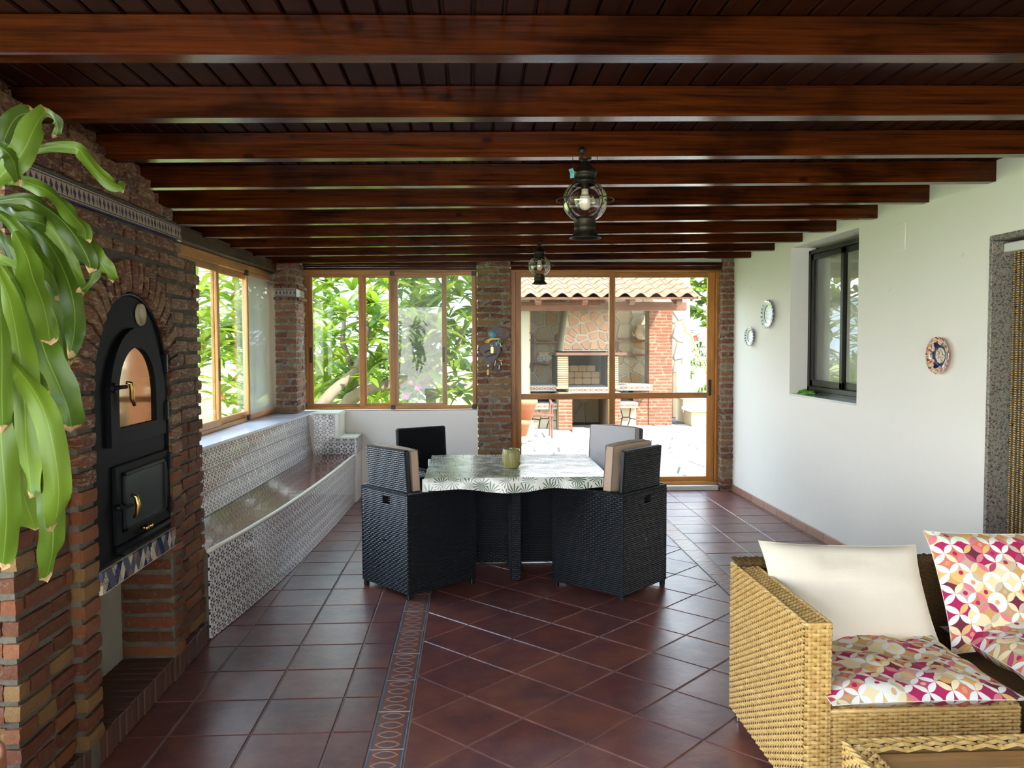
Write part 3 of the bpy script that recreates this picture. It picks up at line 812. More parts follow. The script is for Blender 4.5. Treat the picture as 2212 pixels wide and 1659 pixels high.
#==SCENE==
# ================================================================== SETTING
X_, Y_, Z_ = V((1, 0, 0)), V((0, 1, 0)), V((0, 0, 1))
# floor ----------------------------------------------------------------------
floor = setting('floor')
m = MB(); m.box(-2.3, 3.0, -1.9, 8.80, -.15, -.004); m.build('mortar_bed', 'grout', floor)
def flat_tile(poly, mat, name, bev=.0035, top=0.0, uvf=None):
    cx = sum(p[0] for p in poly)/len(poly); cy = sum(p[1] for p in poly)/len(poly); n_ = len(poly)
    mb = MB(); R_ = max(math.hypot(p[0]-cx, p[1]-cy) for p in poly); k = 1-bev/R_*1.4
    tz = top+rnd.uniform(-.0006, .0006)
    hi = [(cx+(p[0]-cx)*k-cx, cy+(p[1]-cy)*k-cy, tz) for p in poly]
    lo = [(p[0]-cx, p[1]-cy, tz-.004) for p in poly]; bt = [(p[0]-cx, p[1]-cy, tz-.008) for p in poly]
    uvs = [[(uvf(h[0]+cx, h[1]+cy) if uvf else (0, 0)) for h in hi]]+[[(0, 0)]*4]*n_ if uvf else None
    mb.raw(hi+lo, [tuple(range(n_))]+[(i, n_+i, n_+(i+1) % n_, (i+1) % n_) for i in range(n_)], uvs)
    return link(name, mb.mesh(name, mat), floor, (cx, cy, 0))
def rect(x0, x1, y0, y1): return [(x0, y0), (x1, y0), (x1, y1), (x0, y1)]
G = .0035
for (xs, yo) in (((-1.54, -1.214, -.888, -.565, -.402), 3.284), ((1.725, 2.05, 2.378, 2.70, 2.745), 3.36)):
    for i in range(len(xs)-1):
        k = -3
        while yo+.329*k < 8.78:
            y0 = yo+.329*k; y1 = min(y0+.329, 8.79); k += 1
            if y0 < 2.25: continue
            if i == 0 and xs[0] < 0 and (y0 < 2.9 or y0 > 4.2 and False): pass
            if y1-y0 > .03: flat_tile(rect(xs[i]+G, xs[i+1]-G, y0+G, y1-G), 'floor_tile', 'floor_tile')
for x0 in (-.402, 1.585):
    x1 = x0+(.140 if x0 < 0 else .140); k = 0
    while True:
        y0 = 2.47+.33*k; k += 1
        if y0 > 8.7: break
        y1 = min(y0+.33, 8.79)
        flat_tile(rect(x0+.003, x1-.003, y0+.002, y1-.002), 'border_tile', 'border_tile', .0015, uvf=lambda x, y, a=x0, b=y0: (x-a, y-b))
hd = .2325
for i in range(0, 9):
    for j in range(-11, 19):
        if (i+j) % 2 == 0: continue
        cx, cy = -.26+hd*i, 4.763+hd*j; q = hd-.0045
        p = [(cx-q, cy), (cx, cy-q), (cx+q, cy), (cx, cy+q)]
        for a in ((-.26+.003, 0, -1, 0), (1.585-.003, 0, 1, 0), (0, 2.3, 0, -1), (0, 8.79, 0, 1)):
            p = clip_poly(p, *a)
            if len(p) < 3: break
        if len(p) >= 3: flat_tile(p, 'floor_tile', 'floor_tile')
# ceiling --------------------------------------------------------------------
def zb(x): return 2.358+.013*x
ceiling = setting('ceiling')
x = -2.15
while x < 2.75:
    w = .0865; x1 = min(x+w, 2.76); mb = MB(); c = (x+x1)/2
    mb.ob((c, 3.47, zb(c)+.122), ((x1-x)/2-.0035, 0, 0), (0, 5.35, 0), (0, 0, .012), .005)
    mb.build('ceiling_board', 'board_wood', ceiling, (0, 0, 0)); x += w
m = MB(); m.box(-2.35, 2.95, -1.9, 9.0, 2.55, 2.72); m.build('roof_deck', 'joint_light', ceiling)
m = MB(); m.box(2.97, 8.5, -3, 9.0, 2.9, 3.55); m.box(2.97, 8.5, 1.5, 8.9, 3.5, 5.6); m.box(2.76, 3.0, -3, 9.0, 2.61, 3.55); m.box(-2.3, 2.75, -1.9, 8.95, 2.72, 2.80); m.build('unseen_house_block', 'white_render', ceiling)  # unseen house mass, raised and lengthened to shade patio and porch
ORD = ['first', 'second', 'third', 'fourth', 'fifth', 'sixth', 'seventh', 'eighth', 'ninth', 'tenth', 'eleventh']
for k in range(-4, 10):
    yb = 2.425+.633*k; rr = random.Random(k+20)
    mb = MB(); xl, xr = -2.02, 2.78
    mb.ob(((xl+xr)/2, yb-.0375, (zb(xl)+zb(xr))/2+.055), ((xr-xl)/2, 0, (zb(xr)-zb(xl))/2), (0, .0375, 0), (0, 0, .055), .004)
    o = mb.build('ceiling_beam', 'beam_wood', None, (0, yb, 0)); o.location = (0, yb, 0)
    lab = 'dark varnished wooden ceiling beam, %s one counted from the camera' % ORD[k] if k >= 0 else 'dark varnished ceiling beam above and behind the camera, out of the picture'
    if k == 9: lab = 'dark varnished ceiling beam, the farthest one, just in front of the patio door'
    tag(o, lab, 'beam', 'ceiling beams')
# walls ----------------------------------------------------------------------
m = MB(); x0, x1 = 2.75, 2.97
m.box(x0, x1, 4.28, 5.78, 0, 2.6); m.box(x0, x1, 7.03, 8.95, 0, 2.6); m.box(x0, x1, 5.78, 7.03, 0, 1.105); m.box(x0, x1, 5.78, 7.03, 2.37, 2.6)
m.box(x0, x1, 3.25, 4.28, 2.115, 2.6); m.box(x0, x1, -3, 3.25, 0, 2.6)
struct('wall_right', m, 'plaster')
m = MB(); m.box(.9, 2.75, -2.0, -1.88, 0, 2.55); struct('wall_rear_blocker', m, 'plaster')  # unseen wall added behind the camera to dim the light on the sofa
bs = setting('baseboard_right'); k = 0; y = 4.29
while y < 8.56:
    m = MB(); m.box(2.737, 2.7505, y+.002, min(y+.327, 8.577), 0.001, .072, .002); m.build('skirting_tile', 'skirting', bs); y += .33
# dark rooms behind the openings in the right wall
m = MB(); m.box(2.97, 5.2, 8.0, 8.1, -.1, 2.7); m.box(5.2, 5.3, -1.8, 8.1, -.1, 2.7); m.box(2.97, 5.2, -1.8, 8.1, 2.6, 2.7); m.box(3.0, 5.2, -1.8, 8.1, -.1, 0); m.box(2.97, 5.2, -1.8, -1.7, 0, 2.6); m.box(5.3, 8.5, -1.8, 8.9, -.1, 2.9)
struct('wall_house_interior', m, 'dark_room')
# granite door surround and bead curtain
d2 = setting('door_2')
m = MB(); m.box(2.742, 3.0, 4.255, 4.281, 0, 2.085, .002); m.build('granite_jamb', 'granite', d2)
m = MB(); m.box(2.742, 3.0, 3.24, 3.266, 0, 2.085, .002); m.build('granite_jamb', 'granite', d2)
m = MB(); m.box(2.742, 3.0, 3.24, 4.281, 2.087, 2.113, .002); m.build('granite_lintel', 'granite', d2)
m = MB()
for i in range(44):
    y = 4.225-.0215*i; xb = 2.845+.006*math.sin(i*2.1)
    for j in range(165):
        z = 2.02-.012*j; r = .0078
        vs = [(xb+r, y, z), (xb, y+r, z), (xb-r, y, z), (xb, y-r, z), (xb, y, z+.0058), (xb, y, z-.0058)]
        m.raw(vs, [(0, 1, 4), (1, 2, 4), (2, 3, 4), (3, 0, 4), (1, 0, 5), (2, 1, 5), (3, 2, 5), (0, 3, 5)])
cur = thing('bead_curtain', 'gold bead curtain hanging in the granite framed doorway at the right edge', 'curtain', (2.845, 3.76, 0))
q = m.build('bead_strands', 'bead_gold', cur, kind='stuff', smooth=True)
m = MB(); m.box(2.80, 2.89, 3.27, 4.25, 2.025, 2.072, .004); m.build('curtain_rail', 'white_plastic', cur)
# window in the right wall
w3 = setting('window_3')
m = MB(); m.box(2.745, 2.96, 5.79, 7.02, 1.105, 1.122, .003); m.build('window_sill', 'marble_sill', w3)
m = MB()
for (a, b, c, d) in ((5.78, 7.03, 1.145, 1.185), (5.78, 7.03, 2.31, 2.345), (5.78, 5.82, 1.145, 2.345), (6.99, 7.03, 1.145, 2.345)): m.box(2.905, 2.965, a, b, c, d, .003)
m.box(2.90, 2.95, 5.78, 7.03, 1.122, 1.145)
m.build('window_frame', 'black_frame', w3)
for (a, b, xx) in ((6.38, 6.985, 2.925), (5.825, 6.44, 2.945)):
    m = MB()
    for (p, q_, r_, s_) in ((a, b, 1.19, 1.24), (a, b, 2.26, 2.305), (a, a+.045, 1.19, 2.305), (b-.045, b, 1.19, 2.305)): m.box(xx-.012, xx+.012, p, q_, r_, s_, .002)
    sh = m.build('window_sash', 'black_frame', w3)
    m = MB(); m.box(xx-.002, xx+.002, a+.045, b-.045, 1.24, 2.26); m.build('pane', 'window_glass', sh)
m = MB(); m.box(3.02, 3.03, 5.75, 7.1, 1.1, 2.45); m.build('net_curtain', 'curtain_white', w3)
for k, (yy, sc, lab) in enumerate(((6.93, 1.0, 'larger green plastic clip at the far end of the recessed window sill'), (6.80, .8, 'smaller green plastic clip nearer the camera on the recessed window sill'))):
    g = thing('garden_clip', lab, 'clip', (2.82, yy, 1.122), 0, 'green clips on the window sill')
    m = MB(); m.tube([(2.77, yy-.03, 1.130), (2.80, yy, 1.142), (2.86, yy+.02, 1.148), (2.90, yy+.03, 1.135)], [.004, .012*sc, .014*sc, .006], 8); m.build('clip_body', 'green_plastic', g, smooth=True)
    m = MB(); m.tube([(2.80, yy+.03, 1.131), (2.83, yy, 1.137), (2.87, yy-.03, 1.131)], [.003, .008, .004], 6); m.build('clip_jaw', 'green_plastic', g, smooth=True)
# electrical cover and small hooks on the right wall
m = MB(); p = atX(1946, 512, 2.75); m.box(2.745, 2.7505, p.y-.06, p.y+.06, p.z-.085, p.z+.085, .002)
o = m.build('wall_cover', 'plaster', None, (2.75, p.y, p.z)); o.location = (2.75, p.y, p.z); tag(o, 'blank white rectangular cover plate high on the white wall', 'cover plate')
for i, (px, py, lab) in enumerate(((2085, 550, 'small white hook high on the wall near the granite doorway'), (1926, 625, 'small white hook between the window recess and the floral plate'), (1625, 620, 'small white hook above the two blue plates near the corner'))):
    p = atX(px, py, 2.75); m = MB(); m.tube([(2.75, p.y, p.z+.01), (2.735, p.y, p.z), (2.732, p.y+.004, p.z-.012), (2.74, p.y+.006, p.z-.016)], .003, 6)
    o = m.build('wall_hook', 'white_plastic', None, tuple(p)); o.location = p; tag(o, lab, 'hook', 'hooks on the white wall')
# plates
def wall_plate(px, py, ry, rz_, mat, lab, scallop, grp):
    p = atX(px, py, 2.75); m = MB()
    sc_ = (lambda a: 1+.05*abs(math.cos(a*10))-.03) if scallop else None
    m.lathe([(.001, .012), (.45, .012), (.62, .014), (.80, .022), (1.0, .034), (1.0, .029), (.78, .012), (.5, .003), (.001, .002)], (2.748, p.y, p.z), V((0, -ry, 0)), V((0, 0, rz_)), V((-1, 0, 0)), 48, sc_, True)
    t_ = thing('wall_plate', lab, 'plate', tuple(p), 0, grp); m.build('dish', mat, t_, smooth=True)
    m = MB(); m.tube([(2.7495, p.y, p.z+rz_*.55), (2.745, p.y, p.z+rz_*.62), (2.7495, p.y, p.z+rz_*.66)], .002, 5); m.build('hanger', 'steel', t_)
wall_plate(2036, 768, .117, .109, 'plate_floral', 'round floral ceramic plate with blue ring and red rim on the white wall', False, None)
wall_plate(1664, 679, .160, .131, 'plate_blue', 'larger, higher blue and white scalloped plate beside the window recess', True, 'blue and white scalloped plates')
wall_plate(1625, 727, .127, .093, 'plate_blue', 'smaller, lower blue and white scalloped plate nearest the corner', True, 'blue and white scalloped plates')
# back wall: parapet, columns -------------------------------------------------
m = MB(); m.box(-1.75, .07, 8.60, 8.82, 0, .872); struct('wall_back', m, 'plaster')
m = MB(); m.box(-2.0, .45, 8.62, 8.85, 2.385, 2.56); m.box(.40, 2.8, 8.62, 8.85, 2.385, 2.56); m.box(-2.2, -1.75, 8.62, 8.85, 0, .86); m.build('wall_upper', 'plaster', None); bpy.data.objects['wall_upper'].name = 'wall_back_upper'; bpy.data.objects['wall_back_upper']['kind'] = 'structure'
def column(name, lab, x0, x1, y0, y1, z0, z1, faces, seed, keep=None, cat='column'):
    t_ = thing(name, lab, cat, ((x0+x1)/2, (y0+y1)/2, z0))
    m = MB(); e = .007; m.box(x0+e, x1-e, y0+e, y1, z0, z1); m.build('mortar_core', 'pillar_mortar', t_)
    B = Bricks(t_)
    if 'f' in faces: brick_face(B, (x0, y0, 0), X_, -Y_, x1-x0, z0+.01, z1, keep=keep, seed=seed, bl=.24, mat='pillar_brick', jit=.13)
    if 'l' in faces: brick_face(B, (x0, y1, 0), -Y_, -X_, y1-y0-.052, z0+.01, z1, seed=seed+1, bl=.24, mat='pillar_brick', jit=.13)
    if 'r' in faces: brick_face(B, (x1, y0+.052, 0), Y_, X_, y1-y0-.052, z0+.01, z1, keep=keep, seed=seed+2, bl=.24, mat='pillar_brick', jit=.13)
    B.flush(); return t_
column('brick_column', 'slim brick pillar between the back window and the patio door, key rack on it', .068, .418, 8.58, 8.84, 0, 2.44, 'fr', 3)
column('brick_column', 'narrow brick pillar between the patio door and the white wall', 2.625, 2.752, 8.56, 8.84, 0, 2.44, 'fl', 8)
cc = column('brick_column', 'brick corner pillar with a patterned tile band between the two windows', -1.905, -1.70, 8.19, 8.66, .885, 2.37, 'fr', 5, keep=lambda a, b, z: [] if 2.01 < z < 2.115 else [(a, b)])
B = Bricks(cc, 'ledge_brick')
for z in (2.005, 2.12):
    for i in range(3): B.add((-1.905+.035+.075*i, 8.185, z), X_, -Y_, .066, .09, .028, 'pillar_brick', jit=.05)
    for i in range(5): B.add((-1.70, 8.19+.04+.08*i, z), Y_, X_, .07, .07, .028, 'pillar_brick', jit=.05)
B.flush()
m = MB()
for i in range(2):
    a = -1.90+.1*i; m.quad([(a, 8.182, 2.025), (a+.098, 8.182, 2.025), (a+.098, 8.182, 2.1), (a, 8.182, 2.1)], [(0, 0), (.098, 0), (.098, .075), (0, .075)])
for i in range(2):
    a = 8.185+.2*i; m.quad([(-1.693, a, 2.025), (-1.693, a+.198, 2.025), (-1.693, a+.198, 2.1), (-1.693, a, 2.1)], [(0, 0), (.198, 0), (.198, .075), (0, .075)])
m.build('frieze_band', 'frieze_tile', cc)
m = MB(); m.box(-1.901, -1.701, 8.184, 8.6, 2.02, 2.105); m.build('band_bed', 'joint_light', cc)
# timber over the left window, dark moulding over the back openings
m = MB(); m.ob((-1.99, 6.3, 2.315), (.06, .06, 0), (.055, 2.1, 0), (0, 0, .052), .005); struct('trim_1', m, 'lintel_wood')
m = MB(); m.box(-2.25, -2.05, 4.2, 8.6, 2.24, 2.56); struct('wall_left_upper', m, 'lintel_wood')
for i, (a, b) in enumerate(((-1.71, .066), (.42, 2.63))):
    m = MB(); m.box(a, b, 8.60, 8.66, 2.325, 2.345, .004); m.box(a, b, 8.58, 8.66, 2.347, 2.365, .005); m.box(a, b, 8.56, 8.66, 2.367, 2.40, .004); struct('trim_%d' % (2+i), m, 'beam_wood')
# back window -----------------------------------------------------------------
w2 = setting('window_2')
def bars(name, par, lst, y0, y1, mat, bev=.004):
    m = MB()
    for (a, b, c, d) in lst: m.box(a, b, y0, y1, c, d, bev)
    return m.build(name, mat, par)
bars('window_frame', w2, [(-1.712, .067, 2.272, 2.335), (-1.712, .067, .882, .915)], 8.66, 8.76, 'pine_x')
bars('window_frame', w2, [(-1.712, -1.672, .882, 2.322), (.030, .067, .882, 2.322)], 8.662, 8.758, 'pine_z')
for (a, b, yy) in ((-1.672, -1.108, 8.675), (-1.13, -.80, 8.715), (-.80, -.25, 8.715)):
    sh = bars('window_sash', w2, [(a, b, 2.248, 2.285), (a, b, .91, .945)], yy-.012, yy+.012, 'pine_x')
    bars('sash_stile', sh, [(a, a+.045, .911, 2.284), (b-.05, b, .911, 2.284)], yy-.0125, yy+.0125, 'pine_z')
    m = MB(); m.box(a+.045, b-.05, yy-.002, yy+.002, .945, 2.248); m.build('pane', 'window_glass', sh)
for (xx) in (-1.652, -.285):
    m = MB(); m.box(xx-.012, xx+.012, 8.652 if xx < -1 else 8.695, 8.665 if xx < -1 else 8.705, 1.37, 1.53, .004); m.build('sash_latch', 'black_plastic', w2)
sc_ = bars('screen_frame', w2, [(-.828, .055, 2.272, 2.305), (-.828, .055, .888, .925)], 8.632, 8.656, 'pine_x')
bars('screen_stile', sc_, [(-.828, -.785, .925, 2.272), (.015, .055, .925, 2.272)], 8.632, 8.656, 'pine_z')
m = MB()
for cx in (-.806, .035):
    for cz in (.906, 2.289): m.box(cx-.024, cx+.022, 8.629, 8.658, cz-.024, cz+.024, .003)
m.build('corner_piece', 'black_plastic', sc_)
m = MB(); m.quad([(-.785, 8.645, .925), (.015, 8.645, .925), (.015, 8.645, 2.272), (-.785, 8.645, 2.272)]); m.build('insect_mesh', 'insect_screen', sc_)
# patio door ------------------------------------------------------------------
d1 = setting('door_1')
bars('door_frame', d1, [(.42, 2.64, 2.31, 2.355), (.42, 2.64, .05, .08)], 8.68, 8.80, 'pine_x')
bars('door_frame', d1, [(.42, .468, .05, 2.355), (2.60, 2.645, .05, 2.355)], 8.682, 8.798, 'pine_z')
for (a, b, yy) in ((.47, 1.515, 8.715), (1.463, 2.60, 8.755)):
    dl = bars('door_leaf', d1, [(a, b, 2.255, 2.312), (a, b, .078, .130), (a+.05, b-.05, .972, 1.032)], yy-.015, yy+.015, 'pine_x')
    sa = (.06, .052) if a < 1 else (.07, .08)
    bars('door_stile', dl, [(a, a+sa[0], .079, 2.31), (b-sa[1], b, .079, 2.31)], yy-.0155, yy+.0155, 'pine_z')
    m = MB(); m.box(a+sa[0], b-sa[1], yy-.003, yy+.003, .13, .972); m.build('pane', 'window_glass', dl)
    m = MB(); m.box(a+sa[0], b-sa[1], yy-.003, yy+.003, 1.032, 2.255); m.build('pane', 'window_glass', dl)
m = MB(); m.box(2.535, 2.565, 8.728, 8.742, 1.00, 1.17, .004); m.build('door_handle', 'black_plastic', d1)
m = MB(); m.box(.43, 2.615, 8.605, 8.80, 0.001, .05, .005); m.build('door_sill', 'threshold_stone', d1)
# left window -----------------------------------------------------------------
w1 = setting('window_1'); wd = V((.0283, 1, 0)).normalized(); wnn = V((1, -.0283, 0)).normalized(); wp = V((-2.029, 6.37, 0))
def lbars(name, par, lst, o0, o1, mat, bev=.004):
    """bars on the left window line: (y0, y1, z0, z1), offset o0..o1 towards the room"""
    m = MB()
    for (a, b, c, d) in lst: m.ob(wp+wd*((a+b)/2-6.37)+wnn*((o0+o1)/2)+Z_*((c+d)/2), wd*((b-a)/2), wnn*((o1-o0)/2), Z_*((d-c)/2), bev)
    return m.build(name, mat, par)
lbars('window_frame', w1, [(4.2, 8.5, 2.19, 2.262), (4.2, 8.5, .882, .912)], -.06, .03, 'pine_y')
lbars('window_frame', w1, [(4.2, 4.25, .882, 2.262), (8.44, 8.5, .882, 2.262)], -.059, .029, 'pine_z')
for k, (a, b, of) in enumerate(((4.25, 5.48, -.02), (5.45, 6.72, .012), (6.68, 7.62, -.02), (7.58, 8.45, -.045))):
    sh = lbars('window_sash', w1, [(a, b, 2.135, 2.192), (a, b, .911, .965)], of-.012, of+.012, 'pine_y')
    lbars('sash_stile', sh, [(a, a+.05, .912, 2.19), (b-.05, b, .912, 2.19)], of-.0125, of+.0125, 'pine_z')
    lbars('pane', sh, [(a+.05, b-.05, .965, 2.135)], of-.002, of+.002, 'window_glass', 0)
lbars('sash_latch', w1, [(6.665, 6.69, 1.27, 1.45)], .024, .036, 'black_plastic'); lbars('sash_latch', w1, [(6.725, 6.75, 1.27, 1.45)], -.008, .006, 'black_plastic')
sf = lbars('screen_frame', w1, [(7.40, 8.46, 2.17, 2.205), (7.40, 8.46, .90, .935)], .026, .046, 'pine_y')
lbars('screen_stile', sf, [(7.40, 7.435, .935, 2.17), (8.425, 8.46, .935, 2.17)], .026, .046, 'pine_z')
lbars('corner_piece', sf, [(7.392, 7.442, 2.16, 2.21), (7.392, 7.442, .895, .945)], .024, .049, 'black_plastic')
lbars('insect_mesh', sf, [(7.435, 8.425, .935, 2.17)], .034, .036, 'net_screen', 0)
# parapet under the left window and its marble sill
m = MB()
def topx(y): return -1.77+.066*(y-5.554)
def botx(y): return -1.656+.0353*(y-5.213)
m.box(-2.2, -1.90, 4.38, 8.60, 0, .86)
struct('wall_left', m, 'plaster')
tr = setting('trim_4'); y = 4.25
while y < 8.55:
    y1 = min(y+.33, 8.6); m = MB(); a = .0015
    m.raw([(-2.10, y+a, .862), (topx(y), y+a, .862), (topx(y1), y1-a, .862), (-2.10, y1-a, .862), (-2.10, y+a, .882), (topx(y), y+a, .882), (topx(y1), y1-a, .882), (-2.10, y1-a, .882)],
          [(0, 3, 2, 1), (4, 5, 6, 7), (0, 1, 5, 4), (1, 2, 6, 5), (2, 3, 7, 6), (3, 0, 4, 7)]); m.build('sill_tile', 'marble_sill', tr); y += .33

# ------------------------------------------------------------------ tiled bench
bench = thing('tiled_bench', 'long built-in bench clad in star patterned tiles below the left windows', 'bench', (-1.4, 6.3, 0))
PATH = [(-1.380, 4.37), (-1.318, 4.85), (-1.262, 5.4), (-1.225, 5.95), (-1.195, 6.55), (-1.172, 7.2), (-1.158, 7.8), (-1.15, 8.19), (-1.148, 8.58)]
def px_(y):
    for (a, b), (c, d) in zip(PATH, PATH[1:]):
        if y <= d: return a+(c-a)*(y-b)/(d-b)
    return PATH[-1][0]
def face_tile(p, u, v, n, w, h, uo, mat='star_tile', name='wall_tile', par=bench, th=.006):
    """bevelled ceramic tile standing on plane p + u w + v h, facing n, uv in metres"""
    mb = MB(); e = .0018; p, u, v, n = V(p), V(u), V(v), V(n)
    hi = [u*(x)+v*(y)+n*th for x, y in ((e, e), (w-e, e), (w-e, h-e), (e, h-e))]; lo = [u*x+v*y for x, y in ((0, 0), (w, 0), (w, h), (0, h))]
    uh = [(uo[0]+x, uo[1]+y) for x, y in ((e, e), (w-e, e), (w-e, h-e), (e, h-e))]; ul = [(uo[0]+x, uo[1]+y) for x, y in ((0, 0), (w, 0), (w, h), (0, h))]
    fs = [(0, 1, 2, 3)]; us = [uh]
    for i in range(4): j = (i+1) % 4; fs.append((i, 4+i, 4+j, j)); us.append([uh[i], ul[i], ul[j], uh[j]])
    if u.cross(v).dot(n) < 0: fs = [f[::-1] for f in fs]; us = [q[::-1] for q in us]
    mb.raw(hi+lo, fs, us); return link(name, mb.mesh(name, mat), par, p-V(par['_o']))
m = MB(); prev = None      # body
ys = [4.375+.1*i for i in range(43)]
for y in ys:
    y1 = min(y+.1, 8.59); a, b = px_(y)-.008, px_(y1)-.008
    m.raw([(-1.75, y, 0), (a, y, 0), (b, y1, 0), (-1.75, y1, 0), (-1.75, y, .465), (a, y, .465), (b, y1, .465), (-1.75, y1, .465)], [(4, 5, 6, 7), (1, 2, 6, 5)]+([(0, 1, 5, 4)] if y == ys[0] else []))
m.build('bench_core', 'mortar', bench)
m = MB()
for y in ys:
    y1 = min(y+.1, 8.59); e = .009
    m.raw([(botx(y)-e, y, .465), (botx(y1)-e, y1, .465), (topx(y1)-e, y1, .86), (topx(y)-e, y, .86), (-1.89, y, .86), (-1.89, y1, .86)], [(0, 1, 2, 3), (3, 2, 5, 4)])
m.box(-1.89, -1.80, 4.45, 8.59, .01, .46); m.build('back_core', 'joint_light', bench)
y = 4.375; TW = .2
while y < 8.55:
    y1 = min(y+TW, 8.58); a, b = V((px_(y), y, 0)), V((px_(y1), y1, 0)); u = (b-a).normalized(); n = V((u.y, -u.x, 0)); L = (b-a).length
    for r_ in range(3):
        face_tile(a+Z_*(.002+r_*.153)-n*.006, u, Z_, n, L-.002, .1505, (0, 0.0))
    for r_ in range(3):
        f0, f1 = r_/3, (r_+1)/3
        def bp(yy, f): return V((botx(yy)+(topx(yy)-botx(yy))*f, yy, .482+.38*f))
        p0 = bp(y, f0)-V((.006, 0, 0)); u2 = (bp(y1, f0)-bp(y, f0)); v2 = bp(y, f1)-bp(y, f0); n2 = u2.cross(v2).normalized()
        if n2.x < 0: n2 = -n2
        if y < 8.17: face_tile(p0, u2.normalized(), v2.normalized(), n2, u2.length-.002, v2.length-.002, (0, 0.0))
    y += TW
y = 4.375; k = 0
while y < 8.18:
    y1 = min(y+.165, 8.19); cx0 = botx(y); mid = (cx0+px_(y))/2
    for (a, b, c, d) in ((botx(y), mid, botx(y1), mid), (mid, px_(y)-.012, mid, px_(y1)-.012)):
        mb = MB(); e = .0012; q = [(a+e, y+e), (b-e, y+e), (d-e, y1-e), (c+e, y1-e)]
        mb.raw([(x, yy, .482) for x, yy in q]+[(x, yy, .466) for x, yy in q], [(0, 1, 2, 3), (0, 4, 5, 1), (1, 5, 6, 2), (2, 6, 7, 3), (3, 7, 4, 0)])
        mb.build('seat_tile', 'seat_tile', bench)
    y += .165
m = MB(); m.tube([(px_(y)-.002, y, .474) for y in [4.37+.2*i for i in range(20)]], .0115, 8); m.build('edge_trim', 'cream_trim', bench, smooth=True)
# stepped end block
m = MB(); m.box(-1.60, -1.303, 8.2, 8.595, .47, .872); m.box(-1.31, -1.135, 8.2, 8.595, 0, .632); m.build('end_block', 'plaster', bench)
for (xa, xb, z0, z1) in ((-1.545, -1.345, .482, .60), (-1.345, -1.145, .482, .60), (-1.545, -1.345, .60, .74), (-1.545, -1.345, .74, .875)):
    face_tile((xa, 8.198, z0), X_, Z_, -Y_, xb-xa-.002, z1-z0-.002, (0, 0))
face_tile((-1.343, 8.198, .60), X_, Z_, -Y_, .195, .03, (0, 0))
for i in range(2): face_tile((-1.134, 8.2+.2*i, .482), Y_, Z_, X_, .198, .15, (0, 0))
m = MB(); m.box(-1.555, -1.30, 8.188, 8.595, .874, .888, .003); m.box(-1.312, -1.296, 8.188, 8.595, .645, .875, .004); m.box(-1.345, -1.125, 8.188, 8.595, .633, .647, .004); m.build('block_trim', 'cream_trim', bench)

# ------------------------------------------------------------------ fireplace and oven
fp = thing('brick_fireplace', 'rustic brick fireplace with an arched black iron oven door, at the left', 'fireplace', (-1.7, 3.45, 0))
XF, XS, YC, HW, RO, ZS = -1.395, -1.36, 3.453, .385, .515, 1.385
Y0, Y1 = 2.58, 4.37
m = MB(); e = .014
xf, xs = XF-e, XS-e
m.box(-2.15, xf, Y0+e, YC-HW-.008, 0, 1.80); m.box(-2.15, xf, YC+HW+.008, Y1-e, 0, 1.80); m.box(-2.15, -1.615, Y0+e, Y1-e, 0, 1.80); m.box(-2.15, xf, Y0+e, Y1-e, 1.80, 1.98); m.box(-2.15, xf, Y0+e, 4.09, 1.98, 2.14)
N_ = 20
for i in range(N_):
    a0, a1 = PI*i/N_, PI*(i+1)/N_; ym = YC-(HW+.004)*math.cos((a0+a1)/2); wy = abs((HW+.004)*(math.cos(a0)-math.cos(a1)))/2
    zt = ZS+(HW+.004)*min(math.sin(a0), math.sin(a1)); m.box(-1.62, xf, ym-wy, ym+wy, zt+.004, 1.80)
    # ring bed
    p = [(xs, YC-r_*math.cos(a), ZS+r_*math.sin(a)) for r_, a in ((HW+.006, a0), (HW+.006, a1), (RO-.008, a1), (RO-.008, a0))]; m.prism(p, (-1, 0, 0), .05)
for (a, b) in ((YC-RO+.008, YC-HW-.006), (YC+HW+.006, YC+RO-.008)): m.box(-1.5, xs, a, b, 0, ZS)
# leaning hood core
for k in range(6):
    z = 2.13+.067*k; xk = XF-.012-(z-2.10)*.60; m.box(-2.15, xk-e, Y0+e, 4.03, z-.01, z+.07)
m.build('mortar_core', 'mortar', fp)
m = MB(); m.box(-1.63, -1.61, YC-HW, YC+HW, .1, .66); m.build('recess_back', 'concrete', fp)
B = Bricks(fp)
def keep_f(a, b, z):
    ya, yb_ = Y0+a, Y0+b
    h = RO+.006 if z < ZS else (math.sqrt(max(0, (RO+.012)**2-(z-ZS)**2)) if z-ZS < RO+.012 else 0)
    if h == 0: return [(a, b)]
    out = []
    if ya < YC-h: out.append((a, min(b, YC-h-Y0)))
    if yb_ > YC+h: out.append((max(a, YC+h-Y0), b))
    return out
def yend(z): return 4.37 if z < 1.93 else (4.30 if z < 1.97 else (4.22 if z < 2.0 else 4.11))
def keep2(a, b, z):
    L = yend(z)-Y0; b = min(b, L); return [(p, q) for (p, q) in keep_f(a, b, z)] if b > a else []
brick_face(B, (XF, Y0, 0), Y_, X_, Y1-Y0, .118, 1.20, keep=keep2, seed=21, bl=.235, mat='brick', jit=.045)
brick_face(B, (XF, Y0, 0), Y_, X_, Y1-Y0, .118+.067*16, 2.05, keep=keep2, seed=22, bl=.235, mat='rough_brick', jit=.035)
brick_face(B, (-2.05, Y0, 0), X_, -Y_, XF+2.05-.052, .118, 2.05, seed=23, bl=.235)
